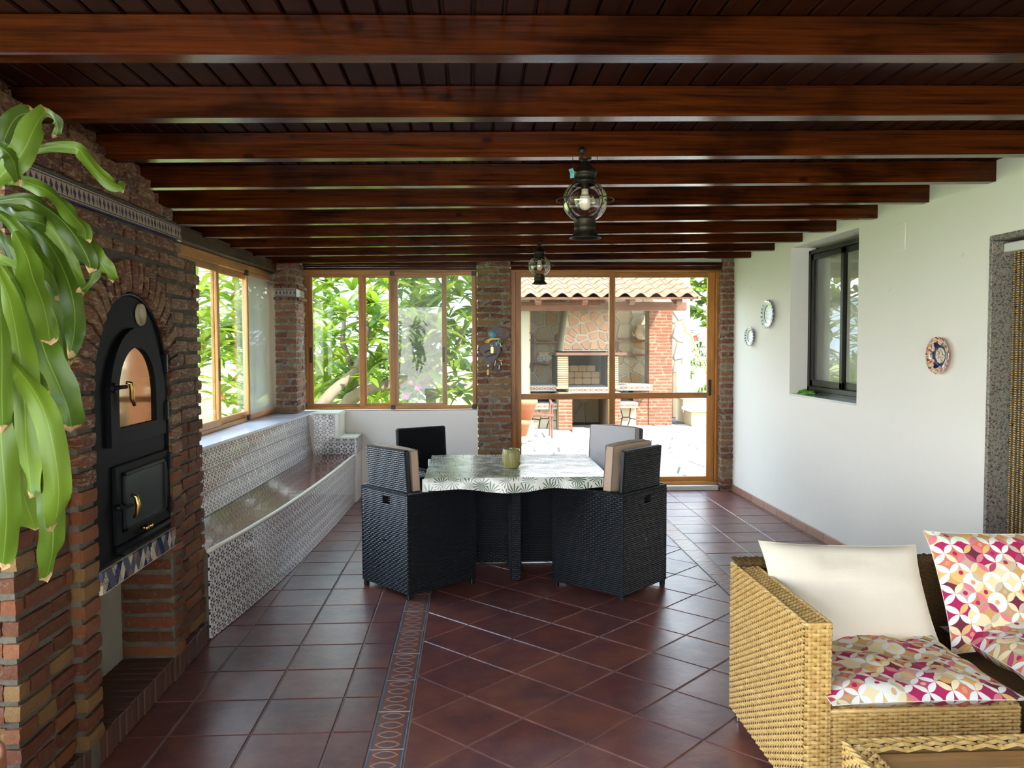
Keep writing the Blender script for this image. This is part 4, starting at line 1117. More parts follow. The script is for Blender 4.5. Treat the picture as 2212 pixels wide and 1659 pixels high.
for k in range(5):      # leaning hood courses
    z = 2.152+.062*k; xk = XF-.008-(z-2.12)*.60; s0 = 0; ye = (4.10, 4.02, 4.03, 4.0, 3.99)[k]; rr = random.Random(40+k)
    while s0 < ye-Y0-.03:
        w = .235*rr.uniform(.6, 1.1); w = min(w, ye-Y0-s0)
        B.add((xk-.035, Y0+s0+w/2, z+.026), Y_, X_, w-.014, .07, .05, 'rough_brick', jit=.035); s0 += w
# surround: pilasters, arch ring
z = .118; k = 0
while z < ZS-.03:
    mt = 'brick' if z < 1.0 else 'rough_brick'
    B.add((XS-.024, YC-HW-.063, z+.025), Y_, X_, .122, .055, .05, mt, jit=.035)
    dd = .245 if z < .60 else .055
    B.add((XS-dd/2, YC+HW+.063, z+.025), Y_, X_, .122, dd, .05, mt, jit=.05)
    z += .067; k += 1
NR = 23
for i in range(NR):
    a = PI*(i+.5)/NR; d_ = V((0, -math.cos(a), math.sin(a))); tn = V((0, math.sin(a), math.cos(a)))
    B.add(V((XS-.026, YC, ZS))+d_*((HW+RO)/2), d_, X_, RO-HW-.004, .062, .046, 'rough_brick', jit=.045)
B.flush()
# hearth of bricks on edge
y = 2.75; r = random.Random(9)
while y < 4.32:
    m = MB(); m.ob((-1.50+r.uniform(-.003, .003), y+.028, .056), (.126, 0, 0), (0, .0265, 0), (0, 0, .054), .004, 0); o = m.build('hearth_brick', 'hearth_brick', fp); y += .0605
m = MB(); m.box(-1.62, -1.385, 2.75, 4.33, 0, .098); m.build('hearth_bed', 'mortar', fp)
# frieze tiles
y = 2.60
while y < 4.09:
    y1 = min(y+.20, 4.10); face_tile((XF-.004, y, 2.052), Y_, V((-.06, 0, 1)).normalized(), X_, y1-y-.002, .073, (0, 0), 'frieze_tile', 'frieze_tile', fp, .012); y += .20
for (a, b) in ((3.07, 3.185), (3.187, 3.535), (3.537, 3.836)):
    mb = MB(); face_tile((XS-.006, a, .636), Y_, Z_, X_, b-a-.003, .084, (a, 0), 'harlequin_tile', 'sill_tile', fp, .012)
m = MB(); m.box(-1.62, XS-.008, 3.07, 3.836, .634, .722); m.build('oven_sill', 'mortar', fp)
# oven
def arch(yc, hw, z0, zs, n=20): return [(yc-hw, z0)]+[(yc-hw*math.cos(PI*i/n), zs+hw*math.sin(PI*i/n)) for i in range(n+1)]+[(yc+hw, z0)]
def plate_(poly, x, th): return [(x, p[0], p[1]) for p in poly], th
XO = -1.388
m = MB(); m.prism([(XO-.02, a, b) for a, b in arch(YC, HW-.004, .724, ZS)][::-1], X_, .02); front = m.build('oven_front', 'black_metal', fp)
pl = arch(YC, HW-.008, .726, ZS); m = MB(); m.tube([(XO+.002, a, b) for a, b in pl], .009, 6); m.build('front_rim', 'black_metal_gloss', front, smooth=True)
m = MB()     # upper leaf: ring between leaf arch and glass arch
A_, G_ = arch(3.49, .28, 1.162, 1.345), arch(3.487, .19, 1.228, 1.355)
for i in range(len(A_)):
    j = (i+1) % len(A_); m.quad([(XO+.022, *A_[i]), (XO+.022, *A_[j]), (XO+.018, *G_[j]), (XO+.018, *G_[i])][::-1]); m.quad([(XO, *A_[i]), (XO, *A_[j]), (XO+.022, *A_[j]), (XO+.022, *A_[i])][::-1]); m.quad([(XO+.018, *G_[i]), (XO+.018, *G_[j]), (XO+.004, *G_[j]), (XO+.004, *G_[i])][::-1])
ud = m.build('upper_door', 'black_metal', fp)
m = MB(); m.prism([(XO+.002, a, b) for a, b in G_][::-1], X_, .004); m.build('oven_window', 'oven_glass', ud)
m = MB()
for z in (1.43, 1.22): m.box(XO, XO+.034, 3.762, 3.785, z, z+.085, .004)
m.build('hinge', 'black_metal_gloss', ud)
m = MB(); m.tube([(XO, 3.235, 1.39), (XO+.03, 3.235, 1.39)], .02, 12); m.tube([(XO+.03, 3.235, 1.39), (XO+.045, 3.30, 1.392)], .008, 8); m.build('latch', 'black_metal_gloss', ud, smooth=True)
m = MB(); m.tube([(XO+.045, 3.30, 1.408), (XO+.055, 3.312, 1.405), (XO+.058, 3.32, 1.38), (XO+.055, 3.325, 1.345), (XO+.06, 3.337, 1.315)], [.006, .009, .010, .010, .006], 10); m.build('handle', 'brass', ud, smooth=True)
m = MB(); m.lathe([(.001, .006), (.040, .006), (.044, .012), (.047, .004), (.047, 0)], (XO+.001, 3.56, 1.682), (0, 1, 0), (0, 0, 1), (1, 0, 0), 28); m.build('thermometer', 'dial', fp, smooth=True)
m = MB(); m.box(XO, XO+.018, 3.245, 3.80, .775, 1.085, .004); ld = m.build('lower_door', 'black_metal', fp)
m = MB()
for (a, b, c, d) in ((3.30, 3.755, 1.035, 1.055), (3.30, 3.755, .815, .835), (3.30, 3.325, .815, 1.055), (3.73, 3.755, .815, 1.055)): m.box(XO+.015, XO+.027, a, b, c, d, .004)
m.build('panel_moulding', 'black_metal_gloss', ld)
m = MB(); m.box(XO+.016, XO+.0195, 3.325, 3.73, .835, 1.035); m.build('lower_panel', 'smoky_glass', ld)
m = MB()
for z in (1.0, .80): m.box(XO, XO+.03, 3.79, 3.812, z, z+.07, .004)
m.build('hinge', 'black_metal_gloss', ld)
m = MB(); m.tube([(XO+.01, 3.25, .925), (XO+.035, 3.25, .925)], .014, 10); m.tube([(XO+.035, 3.25, .925), (XO+.05, 3.315, .925)], .007, 8); m.build('latch', 'black_metal_gloss', ld, smooth=True)
m = MB(); m.tube([(XO+.045, 3.318, .965), (XO+.062, 3.325, .955), (XO+.068, 3.328, .92), (XO+.062, 3.33, .885), (XO+.048, 3.33, .872)], [.006, .009, .011, .009, .006], 10); m.build('handle', 'brass', ld, smooth=True)
for y in (3.475, 3.515):
    m = MB(); m.tube([(XO+.018, y, .798), (XO+.04, y, .798)], .006, 8); m.lathe([(.001, .0), (.011, .003), (.013, .009), (.008, .015), (.001, .016)], (XO+.036, y, .798), (0, 1, 0), (0, 0, 1), (1, 0, 0), 12); m.build('knob', 'brass', ld, smooth=True)
m = MB(); m.tube([(XO+.012, 3.25, .755), (XO+.012, 3.80, .755)], .016, 8); m.build('ash_lip', 'black_metal', fp, smooth=True)
m = MB(); m.lathe([(.001, .02), (.03, .02), (.034, .012), (.034, 0)], (XO, 3.33, .742), (0, 1, 0), (0, 0, 1), (1, 0, 0), 16); m.build('air_vent', 'black_metal_gloss', fp)
# ================================================================== TABLE AND CHAIRS
def basket(name, par, o, u, v, n, Wd, Ht, mat='rattan_black', pv=.0125, st=.021, amp=.0026, **k):
    m = MB(); weave(m, o, u, v, n, Wd, Ht, pv, st, amp, **k); return m.build(name, mat, par, (0, 0, 0), smooth=False, kind='stuff')
CW, CD, CH = .50, .545, .65
def make_chair(label):
    t_ = thing('rattan_chair', label, 'chair', (0, 0, 0), 0, 'black rattan chairs around the dining table'); t_['_o'] = (0, 0, 0)
    h = CW/2; z0 = .035; a = .045
    # panels: core boxes with weave outside and inside
    hz0, hz1, hy0, hy1 = .565, .612, -.065, .015
    m = MB(); m.box(.006, .034, -h+.006, h-.006, z0, hz0); m.box(.006, .034, -h+.006, h-.006, hz1, CH-.004); m.box(.006, .034, -h+.006, hy0, hz0, hz1); m.box(.006, .034, hy1, h-.006, hz0, hz1)
    bp = m.build('back_panel', 'black_plastic', t_)
    m = MB(); n_ = (-1, 0, 0)
    weave(m, (.004, h, z0), (0, -1, 0), (0, 0, 1), n_, CW, hz0-z0, .0125, .021, .0026); weave(m, (.004, h, hz1), (0, -1, 0), (0, 0, 1), n_, CW, CH-hz1-.004, .0125, .021, .0026)
    weave(m, (.004, h, hz0), (0, -1, 0), (0, 0, 1), n_, h-hy1, hz1-hz0, .0125, .021, .0026); weave(m, (.004, hy0, hz0), (0, -1, 0), (0, 0, 1), n_, h+hy0, hz1-hz0, .0125, .021, .0026)
    m.build('back_weave', 'rattan_black', bp, kind='stuff')
    m = MB(); m.tube([(-.003, .0, .34), (.004, .0, .34)], .0085, 12); m.build('bolt', 'steel', bp)
    for s in (-1, 1):
        m = MB(); m.box(.03, CD-.006, *sorted((s*(h-.006), s*(h-.034))), z0, CH-.004); sp = m.build('side_panel', 'black_plastic', t_)
        m = MB()
        if s < 0: weave(m, (.0, -h+.003, z0), (1, 0, 0), (0, 0, 1), (0, -1, 0), CD, CH-z0-.004, .0125, .021, .0026)
        else: weave(m, (CD, h-.003, z0), (-1, 0, 0), (0, 0, 1), (0, 1, 0), CD, CH-z0-.004, .0125, .021, .0026)
        m.build('side_weave', 'rattan_black', sp, kind='stuff')
    m = MB(); m.box(CD-.034, CD-.006, -h+.006, h-.006, z0, .42); fpn = m.build('front_panel', 'black_plastic', t_)
    m = MB(); weave(m, (CD-.003, -h, z0), (0, 1, 0), (0, 0, 1), (1, 0, 0), CW, .42-z0, .0125, .021, .0026); m.build('front_weave', 'rattan_black', fpn, kind='stuff')
    m = MB()
    for (p, q) in (((0.006, -h+.006), (0.006, h-.006)), ((0.006, -h+.006), (CD-.006, -h+.006)), ((0.006, h-.006), (CD-.006, h-.006)), ((.036, -h+.036), (.036, h-.036)), ((.036, -h+.036), (CD-.006, -h+.036)), ((.036, h-.036), (CD-.006, h-.036))):
        P, Q = V((*p, CH)), V((*q, CH)); L = (Q-P).length; k = int(L/.011)
        for i in range(k):
            c = P.lerp(Q, (i+.5)/k); d = (Q-P).normalized(); m.ob(c, d*.0047, d.cross(Z_)*.0085, Z_*.0065, .003)
    m.box(.008, .034, -h+.008, h-.008, CH-.01, CH+.002); m.box(.008, CD-.01, -h+.008, -h+.034, CH-.01, CH+.002); m.box(.008, CD-.01, h-.034, h-.008, CH-.01, CH+.002)
    m.build('arm_rim', 'rattan_black', t_)
    for (p, q) in ((.012, -h+.012), (.012, h-.012), (CD-.012, -h+.012), (CD-.012, h-.012)):
        m = MB(); m.tube([(p, q, z0), (p, q, CH-.01)], .0095, 8); m.build('corner_post', 'rattan_black', t_, smooth=True)
    for (p, q) in ((.02, -h+.02), (.02, h-.02), (CD-.02, -h+.02), (CD-.02, h-.02)):
        m = MB(); m.box(p-.014, p+.014, q-.014, q+.014, 0, z0+.01, .003); m.build('foot', 'black_plastic', t_)
    m = MB(); m.box(.03, CD-.02, -h+.03, h-.03, .385, .405, .004); st_ = m.build('seat', 'black_plastic', t_)
    # folding backrest leaning slightly outwards
    lean = math.radians(-4); c0 = V((.062, 0, .44)); uz = V((math.sin(lean), 0, math.cos(lean))); ux = V((math.cos(lean), 0, -math.sin(lean)))
    bh = .465; m = MB(); m.ob(c0+uz*bh/2, ux*.014, V((0, h-a-.004, 0)), uz*bh/2, .006); br = m.build('backrest', 'black_plastic', t_)
    m = MB(); w_ = CW-2*a
    weave(m, c0-ux*.0165+V((0, w_/2, 0)), (0, -1, 0), uz, -ux, w_, bh, .0125, .021, .0026); weave(m, c0+ux*.0165+V((0, -w_/2, 0)), (0, 1, 0), uz, ux, w_, bh, .0125, .021, .0026)
    k = int(w_/.011)
    for i in range(k): m.ob(c0+uz*(bh+.001)+V((0, -w_/2+(i+.5)*w_/k, 0)), V((0, .0047, 0)), ux*.017, uz*.006, .003)
    for s in (-1, 1): m.tube([c0+V((0, s*(w_/2-.002), 0)), c0+uz*bh+V((0, s*(w_/2-.002), 0))], .0155, 8)
    m.build('backrest_weave', 'rattan_black', br, kind='stuff')
    return t_
C1 = make_chair('near left black rattan chair seen from behind, beside the tiled bench')
C1.location = (-.5495, 5.161, 0); C1.rotation_euler = (0, 0, math.radians(40.5))
chairs = [C1, dup(C1, (1.078, 5.045, 0), math.radians(136), 'near right black rattan chair seen from behind, towards the wicker sofa'),
          dup(C1, (-.41, 6.50, 0), math.radians(-58), 'far left black rattan chair with a bare backrest, before the low white wall'),
          dup(C1, (1.170, 6.41, 0), math.radians(-134), 'far right black rattan chair in front of the patio door')]
def chair_cushion(ch, label, mat, hgt=.40, dx=.0, w=.42):
    lean = math.radians(-4); t_ = thing('chair_cushion', label, 'cushion', tuple(ch.location), 0, 'box cushions leaning on the rattan backrests')
    t_.rotation_euler = ch.rotation_euler; t_['_o'] = (0, 0, 0); t_.location = ch.location
    uz = V((math.sin(lean), 0, math.cos(lean))); ux = V((math.cos(lean), 0, -math.sin(lean))); c = V((.118+dx, 0, .52))+uz*(hgt/2)
    m = MB(); hw, hh, th = w/2, hgt/2, .032; N = 14
    for side in (1, -1):
        base = len(m.v)
        for j in range(N+1):
            for i in range(N+1):
                a, b = -1+2*i/N, -1+2*j/N; d = th*(.82+.28*(1-a**4)*(1-b**4))
                q = (abs(a) > .999)+(abs(b) > .999)
                x = a*hw*(1-.02*(q == 2)); y = b*hh*(1-.03*(q == 2))
                m.v.append(c+ux*side*d+V((0, x, 0))+uz*(y+(.01*(1-a*a) if b > .9 else 0)))
        for j in range(N):
            for i in range(N):
                k = base+j*(N+1)+i; f = (k, k+1, k+N+2, k+N+1); m.f.append(f if side > 0 else f[::-1]); m.uv.append(None)
    b2 = (N+1)**2
    ring = [(i, 0) for i in range(N)]+[(N, j) for j in range(N)]+[(N-i, N) for i in range(N)]+[(0, N-j) for j in range(N)]
    for k in range(len(ring)):
        (i, j), (i2, j2) = ring[k], ring[(k+1) % len(ring)]; a, b = j*(N+1)+i, j2*(N+1)+i2; m.f.append((a, a+b2, b+b2, b)); m.uv.append(None)
    m.build('cushion_body', mat, t_, smooth=False)
    for sd in (1, -1):
        P = [c+ux*sd*th*.86+V((0, x*hw, 0))+uz*(y*hh) for x, y in ((-1, -1), (0, -1), (1, -1), (1, 0), (1, 1), (.5, 1.02), (0, 1.03), (-.5, 1.02), (-1, 1), (-1, 0), (-1, -1))]
        m = MB(); m.tube(P, .0032, 5); m.build('piping', 'piping', t_, smooth=True)
chair_cushion(chairs[0], 'beige box cushion on the near left chair, only its edge showing', 'beige_fabric', .385, -.004, .405)
chair_cushion(chairs[1], 'beige box cushion standing proud of the near right chair backrest', 'beige_fabric', .415, .035, .43)
chair_cushion(chairs[3], 'pale grey box cushion facing the table on the far right chair', 'grey_fabric', .40, 0, .42)

tb = thing('dining_table', 'black rattan table base and top hidden below the palm print cloth', 'table', (.285, 5.56, 0))
TX0, TX1, TY0, TY1, TZ = -.290, .850, 5.035, 6.10, .738
m = MB(); m.box(TX0+.012, TX1-.012, TY0+.012, TY1-.012, .70, .7345, .005); m.build('table_top', 'black_plastic', tb)
for (a, b, c, d) in ((.257, .317, 5.33, 5.79), (.257, .317, 5.85, 6.03), (0.0, .58, 5.79, 5.85)):
    m = MB(); m.box(a, b, c, d, .012, .70, .004); pn = m.build('leg_panel', 'black_plastic', tb)
    m = MB(); weave(m, V((a, c-.003, .015))-V(tb['_o']), X_, Z_, -Y_, b-a, .68, .0125, .021, .0026); weave(m, V((b+.003, c, .015))-V(tb['_o']), Y_, Z_, X_, d-c, .68, .0125, .021, .0026); weave(m, V((a-.003, d, .015))-V(tb['_o']), -Y_, Z_, -X_, d-c, .68, .0125, .021, .0026)
    m.build('leg_weave', 'rattan_black', pn, (0, 0, 0), kind='stuff')
# cloth
cl = thing('tablecloth', 'glossy green palm leaf print tablecloth with a short wavy hem', 'tablecloth', (.28, 5.56, TZ))
m = MB(); N = 36
def cz(x, y): return TZ+.0012*noise.noise(V((x*6, y*6, 1)))+.0015*max(0, 1-abs(x-.28)/.006)+.001*max(0, 1-abs(y-5.6)/.006)
base = len(m.v)
for j in range(N+1):
    for i in range(N+1):
        x = TX0+(TX1-TX0)*i/N; y = TY0+(TY1-TY0)*j/N; m.v.append(V((x, y, cz(x, y))))
for j in range(N):
    for i in range(N): k = j*(N+1)+i; m.f.append((k, k+1, k+N+2, k+N+1)); m.uv.append(None)
def skirt(P, Q, nrm, dropf, wav):
    P, Q, nrm = V(P), V(Q), V(nrm); n_ = 48; rows = 5; b0 = len(m.v)
    for j in range(rows+1):
        for i in range(n_+1):
            f = i/n_; g = j/rows; d = dropf(f)*g; p = P.lerp(Q, f); w = wav*g*(math.sin(f*17)+.6*math.sin(f*31+1))*.5
            e = .004*math.sin(min(1, g*3)*PI/2)
            m.v.append(p+nrm*(e+w+.006*g)+V((0, 0, cz(p.x, p.y)-TZ if j == 0 else 0))-Z_*d)
    for j in range(rows):
        for i in range(n_): k = b0+j*(n_+1)+i; m.f.append((k, k+n_+1, k+n_+2, k+1)); m.uv.append(None)
skirt((TX0, TY0, TZ), (TX1, TY0, TZ), -Y_, lambda f: .070+.028*math.exp(-((f-.45)/.13)**2)+.004*math.sin(f*25), .012)
skirt((TX1, TY0, TZ), (TX1, TY1, TZ), X_, lambda f: .075, .012); skirt((TX1, TY1, TZ), (TX0, TY1, TZ), Y_, lambda f: .075, .01); skirt((TX0, TY1, TZ), (TX0, TY0, TZ), -X_, lambda f: .08, .012)
m.build('cloth', 'palm_cloth', cl, smooth=True)
for (x, y, lab) in ((TX0+.005, 5.05, 'clear plastic tablecloth clip at the near left table corner'), (TX0-.004, 5.93, 'clear plastic tablecloth clip towards the far left table corner')):
    g = thing('cloth_clip', lab, 'clip', (x, y, .70), 0, 'clear clips on the tablecloth'); m = MB(); m.box(x-.016, x+.022, y-.022, y-.012, .655, .735, .004); m.build('clip_plate', 'white_plastic', g); m = MB(); m.tube([(x, y-.022, .70), (x, y-.03, .69), (x, y-.022, .672)], .003, 6); m.build('clip_spring', 'white_plastic', g)
pt = thing('candle_pot', 'olive green textured ceramic pot standing on the tablecloth', 'pot', (.262, 5.42, TZ+.002))
m = MB(); m.lathe([(.001, 0), (.044, 0), (.052, .012), (.0575, .05), (.0585, .09), (.056, .125), (.053, .127), (.052, .12), (.053, .06), (.04, .015), (.001, .014)], (.262, 5.42, TZ+.002), n=32); m.build('pot_body', 'ochre_pot', pt, smooth=True)
m = MB()
for k in range(16):
    a = 2*PI*k/16; m.tube([(.262+.0575*math.cos(a+.1*math.sin(z*60+k)), 5.42+.0575*math.sin(a+.1*math.sin(z*60+k)), TZ+z) for z in (.02, .045, .07, .095, .115)], .0022, 5)
m.build('relief', 'ochre_pot', pt, smooth=True)
m = MB(); m.tube([(.245, 5.40, TZ+.10), (.248, 5.385, TZ+.132), (.262, 5.38, TZ+.138), (.272, 5.40, TZ+.11)], .002, 5); m.build('string', 'white_plastic', pt)

# ================================================================== LANTERNS
def make_lantern(label, loc, sc=1):
    t_ = thing('ship_lantern', label, 'lamp', (0, 0, 0), 0, 'globe lanterns hung from the beams'); t_['_o'] = (0, 0, 0)
    m = MB(); n = 48
    m.lathe([(.001, -.012), (.012, -.014), (.05, -.060), (.052, -.064), (.048, -.066)], n=n, scal=lambda a: 1+.05*math.cos(a*12)); m.lathe([(.008, 0), (.008, -.014)], n=8); m.build('cap', 'lantern_metal', t_)
    m = MB(); m.lathe([(.050, -.064), (.050, -.072), (.046, -.074), (.046, -.092), (.049, -.094), (.049, -.108), (.044, -.116), (.046, -.118)], n=n); cb = m.build('collar', 'lantern_metal', t_, smooth=True)
    m = MB()
    for k in range(16):
        a = 2*PI*k/16; u = V((math.cos(a), math.sin(a), 0)); m.ob(u*.0468+Z_*-.083, u*.001, V((-u.y, u.x, 0))*.0025, Z_*.006)
    m.build('vent_slot', 'black_plastic', cb)
    R_ = .1; pr = [(math.sqrt(max(0, R_**2-h*h)), -.187+h*.93) for h in [R_*math.cos(b) for b in [math.asin(.47)+(PI-math.asin(.47)-math.asin(.47))*i/16 for i in range(17)]]]
    m = MB(); m.lathe(pr, n=40); m.build('glass_globe', 'lantern_glass', t_, smooth=True)
    m = MB(); m.lathe([(.001, -.13), (.014, -.13), (.016, -.155), (.024, -.175), (.0265, -.195), (.022, -.215), (.012, -.224), (.001, -.227)], n=20); m.build('bulb', 'bulb_glass', t_, smooth=True)
    m = MB(); m.lathe([(.001, -.10), (.017, -.10), (.017, -.135), (.001, -.135)], n=16); m.build('socket', 'lantern_metal', t_)
    m = MB(); m.lathe([(.047, -.262), (.049, -.266), (.047, -.27), (.0475, -.300), (.049, -.304), (.0475, -.308), (.047, -.325), (.055, -.333), (.068, -.345), (.071, -.349), (.068, -.349), (.05, -.336), (.043, -.325), (.043, -.262)], n=n); m.build('base_flange', 'lantern_metal', t_, smooth=True)
    m = MB(); m.tube([(.126*math.cos(2*PI*k/40), .126*math.sin(2*PI*k/40), -.183) for k in range(41)], .0022, 6, cap=False)
    for q in range(4):
        a = q*PI/2+.62; u = V((math.cos(a), math.sin(a), 0)); m.tube([u*(.046+.064*math.sin(PI*i/12)**.8)+Z_*(-.105-.165*i/12) for i in range(13)], .0022, 6); m.tube([u*.108+Z_*-.183, u*.126+Z_*-.183], .002, 5)
    m.build('wire_guard', 'lantern_metal', t_, smooth=True)
    m = MB()
    for s in (-1, 1): m.tube([(s*.054, 0, .012), (s*.054, 0, -.04), (s*.050, 0, -.07)], .0016, 5)
    m.build('hanging_wire', 'lantern_metal', t_, smooth=True)
    m = MB(); m.lathe([(.001, .002), (.03, .002), (.028, -.006), (.012, -.012), (.001, -.012)], n=20); m.lathe([(.001, .035), (.012, .03), (.017, .018), (.012, .004), (.001, .001)], (-.022, -.062, .0), n=14); m.build('ceiling_rose', 'lantern_metal', t_, smooth=True)
    t_.location = loc; t_.scale = (sc, sc, sc); return t_
L1 = make_lantern('near globe lantern with a mint ribbon, above the dining table front', (.505, 3.655, 2.366))
L2 = dup(L1, (.568, 6.83, 2.368), .4, 'smaller looking globe lantern hanging farther back, before the patio door'); L2.scale = (.92,)*3
L3 = dup(L1, (.41, 1.12, 2.366), 0, 'globe lantern whose bottom rim just enters the top of the picture'); L3.scale = (.93,)*3
rb = thing('ribbon', 'mint green ribbon hooked on the near lantern, left of its cap', 'ribbon', (.445, 3.62, 2.30))
m = MB(); p = atY(1232, 372, 3.62); m.quad([p+V((-.008, 0, .012)), p+V((.012, .01, .02)), p+V((.018, 0, -.002)), p+V((-.002, -.01, -.008))]); m.quad([p+V((.018, 0, -.002)), p+V((-.002, -.01, -.008)), p+V((.0, .004, -.026)), p+V((.016, .008, -.022))]); m.build('ribbon_cloth', 'mask_blue', rb)
m = MB(); m.tube([p+V((.01, 0, .005)), p+V((.03, .01, .0)), p+V((.045, .02, .004))], .0012, 5); m.build('ribbon_loop', 'white_plastic', rb)

# ================================================================== WICKER SOFA
SX0, SX1, SY0, SY1 = 1.068, 1.800, 2.575, 3.335
def wk(m, o, u, v, n, w, h, pv=.0115, st=.023, amp=.0046, **k): weave(m, o, u, v, n, w, h, pv, st, amp, wid=.5, **k)
s1 = thing('sofa_module', 'honey wicker sofa section with a left arm, white pillow on it', 'sofa', (1.43, 2.95, 0)); O = V(s1['_o'])
AT, AW = .650, .088
m = MB(); m.box(SX0+.006, SX0+AW-.006, SY0+.006, SY1-.006, .05, AT-.006); ar = m.build('arm', 'wicker_core', s1)
m = MB(); wk(m, V((SX0, SY1, .045))-O, -Y_, Z_, -X_, SY1-SY0, AT-.045); wk(m, V((SX0, SY0, .045))-O, X_, Z_, -Y_, AW, AT-.05, pv=.0135, st=.029, amp=.0045)
wk(m, V((SX0, SY0, AT-.001))-O, X_, Y_, Z_, AW, SY1-SY0, pv=.013, st=.0176, amp=.003); wk(m, V((SX0+AW, SY0, .3))-O, Y_, Z_, X_, SY1-SY0, AT-.3)
m.build('arm_weave', 'wicker', ar, (0, 0, 0), kind='stuff')
m = MB()
for (x, z) in ((SX0+.004, AT-.002), (SX0+AW-.004, AT-.002)):
    for k in range(2):
        q = [V((x, SY0+(SY1-SY0)*i/60, z))+V((.004*math.cos(i*1.1+k*PI), 0, .004*math.sin(i*1.1+k*PI))) for i in range(61)]; m.tube(q, .0042, 5)
q = [V((SX0+AW*i/8, SY0-.001, AT-.002)) for i in range(9)]; m.tube(q, .006, 6)
m.build('arm_braid', 'wicker', ar, smooth=True)
m = MB(); m.box(SX0+AW, SX1-.004, SY0+.01, SY1-.06, .06, .355); st_ = m.build('seat_frame', 'wicker_core', s1)
m = MB(); wk(m, V((SX0+AW, SY0+.005, .06))-O, X_, Z_, -Y_, SX1-SX0-AW-.006, .30, pv=.0115, st=.033, amp=.0034); wk(m, V((SX1-.003, SY0+.005, .06))-O, Y_, Z_, X_, .7, .30)
wk(m, V((SX0+AW, SY0+.005, .358))-O, X_, Y_, Z_, SX1-SX0-AW-.006, .10, pv=.0115, st=.033); m.build('seat_weave', 'wicker', st_, (0, 0, 0), kind='stuff')
m = MB(); m.tube([(SX0+AW, SY0+.007, .357), (SX1-.02, SY0+.007, .357), (SX1-.006, SY0+.02, .357), (SX1-.004, 3.2, .357)], .008, 8); m.build('seat_edge', 'wicker', st_, smooth=True)
m = MB(); m.box(SX0+.01, SX1-.004, SY1-.075, SY1-.006, .05, .668); bk = m.build('back', 'wicker_core', s1)
m = MB(); wk(m, V((SX0+.0, SY1-.078, .33))-O, X_, Z_, -Y_, SX1-SX0-.004, .335); wk(m, V((SX0, SY1-.078, .669))-O, X_, Y_, Z_, SX1-SX0-.004, .075); m.build('back_weave', 'wicker_dark', bk, (0, 0, 0), kind='stuff')
m = MB(); m.tube([(SX1-.02, SY1-.085, .36), (SX1-.02, SY1-.085, .655), (SX1-.022, SY1-.06, .672), (SX1-.022, SY1, .672)], .016, 8); m.build('back_post', 'wicker_dark', bk, smooth=True)
for (x, y) in ((SX0+.03, SY1-.04), (SX0+.03, SY0+.04), (SX1-.04, SY1-.04), (SX1-.04, SY0+.05)):
    m = MB(); m.box(x-.016, x+.016, y-.016, y+.016, 0, .06, .004); m.build('foot', 'steel' if x < 1.2 and y > 3 else 'wicker_core', s1)
s2 = thing('sofa_module', 'armless wicker sofa section at the right edge, patterned cushions on it', 'sofa', (2.19, 2.95, 0)); O = V(s2['_o'])
x0, x1 = 1.822, 2.56
m = MB(); m.box(x0, x1, SY0+.03, SY1-.06, .06, .355); st_ = m.build('seat_frame', 'wicker_core', s2)
m = MB(); wk(m, V((x0, SY0+.025, .06))-O, X_, Z_, -Y_, x1-x0, .30, st=.033); wk(m, V((x0-.003, 3.28, .06))-O, -Y_, Z_, -X_, .67, .30); wk(m, V((x0, SY0+.025, .358))-O, X_, Y_, Z_, x1-x0, .10, st=.033); m.build('seat_weave', 'wicker_dark', st_, (0, 0, 0), kind='stuff')
m = MB(); m.box(x0, x1, SY1-.075, SY1-.006, .05, .668); bk = m.build('back', 'wicker_core', s2)
m = MB(); wk(m, V((x0, SY1-.079, .33))-O, X_, Z_, -Y_, x1-x0, .335, st=.02, pv=.009); wk(m, V((x0, SY1-.078, .669))-O, X_, Y_, Z_, x1-x0, .075); m.build('back_weave', 'wicker_dark', bk, (0, 0, 0), kind='stuff')
for (x, y) in ((x0+.04, SY1-.04), (x0+.04, SY0+.07), (x1-.04, SY1-.04), (x1-.04, SY0+.07)): m = MB(); m.box(x-.016, x+.016, y-.016, y+.016, 0, .06, .004); m.build('foot', 'wicker_core', s2)
def cushion(name, label, c, u, v, w, h, t_, mat, seed, uvo=(0, 0), **k):
    g = thing(name, label, 'cushion', tuple(c)); m = MB(); u, v = V(u).normalized(), V(v).normalized(); pillow(m, c, u, v, u.cross(v), w, h, t_, seed, uvo, **k); m.build('cover', mat, g, smooth=True)
    m = MB(); P = []
    for (a0, b0), (a1, b1) in zip(((-1, -1), (1, -1), (1, 1), (-1, 1)), ((1, -1), (1, 1), (-1, 1), (-1, -1))):
        for i in range(10):
            f = i/10; a = a0+(a1-a0)*f; b = b0+(b1-b0)*f; pk = k.get('pinch', .035); ka = 1-pk*2*(1-abs(b)**3)*abs(a); kb = 1-pk*2*(1-abs(a)**3)*abs(b); P.append(V(c)+u*(a*w/2*ka)+v*(b*h/2*kb))
    m.tube(P+[P[0]], .0014, 5); m.build('seam', mat, g, smooth=True); return g
p0, p1 = atY(1643, 1182, 3.19), atY(1968, 1190, 3.19); p2 = atY(1992, 1398, 2.99)
c = V(((p0.x+p1.x)/2+.006, 3.085, (p0.z+p2.z)/2)); vv = V((.0, 3.19-2.99, p0.z-p2.z))
cushion('scatter_cushion', 'plain cream pillow leaning against the sofa arm and back', c, (p1-p0), vv, (p1-p0).length+.03, vv.length+.03, .13, 'cream_fabric', 2, pinch=.03, wr=.006)
cushion('seat_cushion', 'geometric pink and orange print seat pad on the sofa section with the arm', (1.452, 2.835, .412), X_, Y_, .64, .66, .095, 'cushion_print', 5, (.3, .15), pinch=.02, wr=.010, puff=.30)
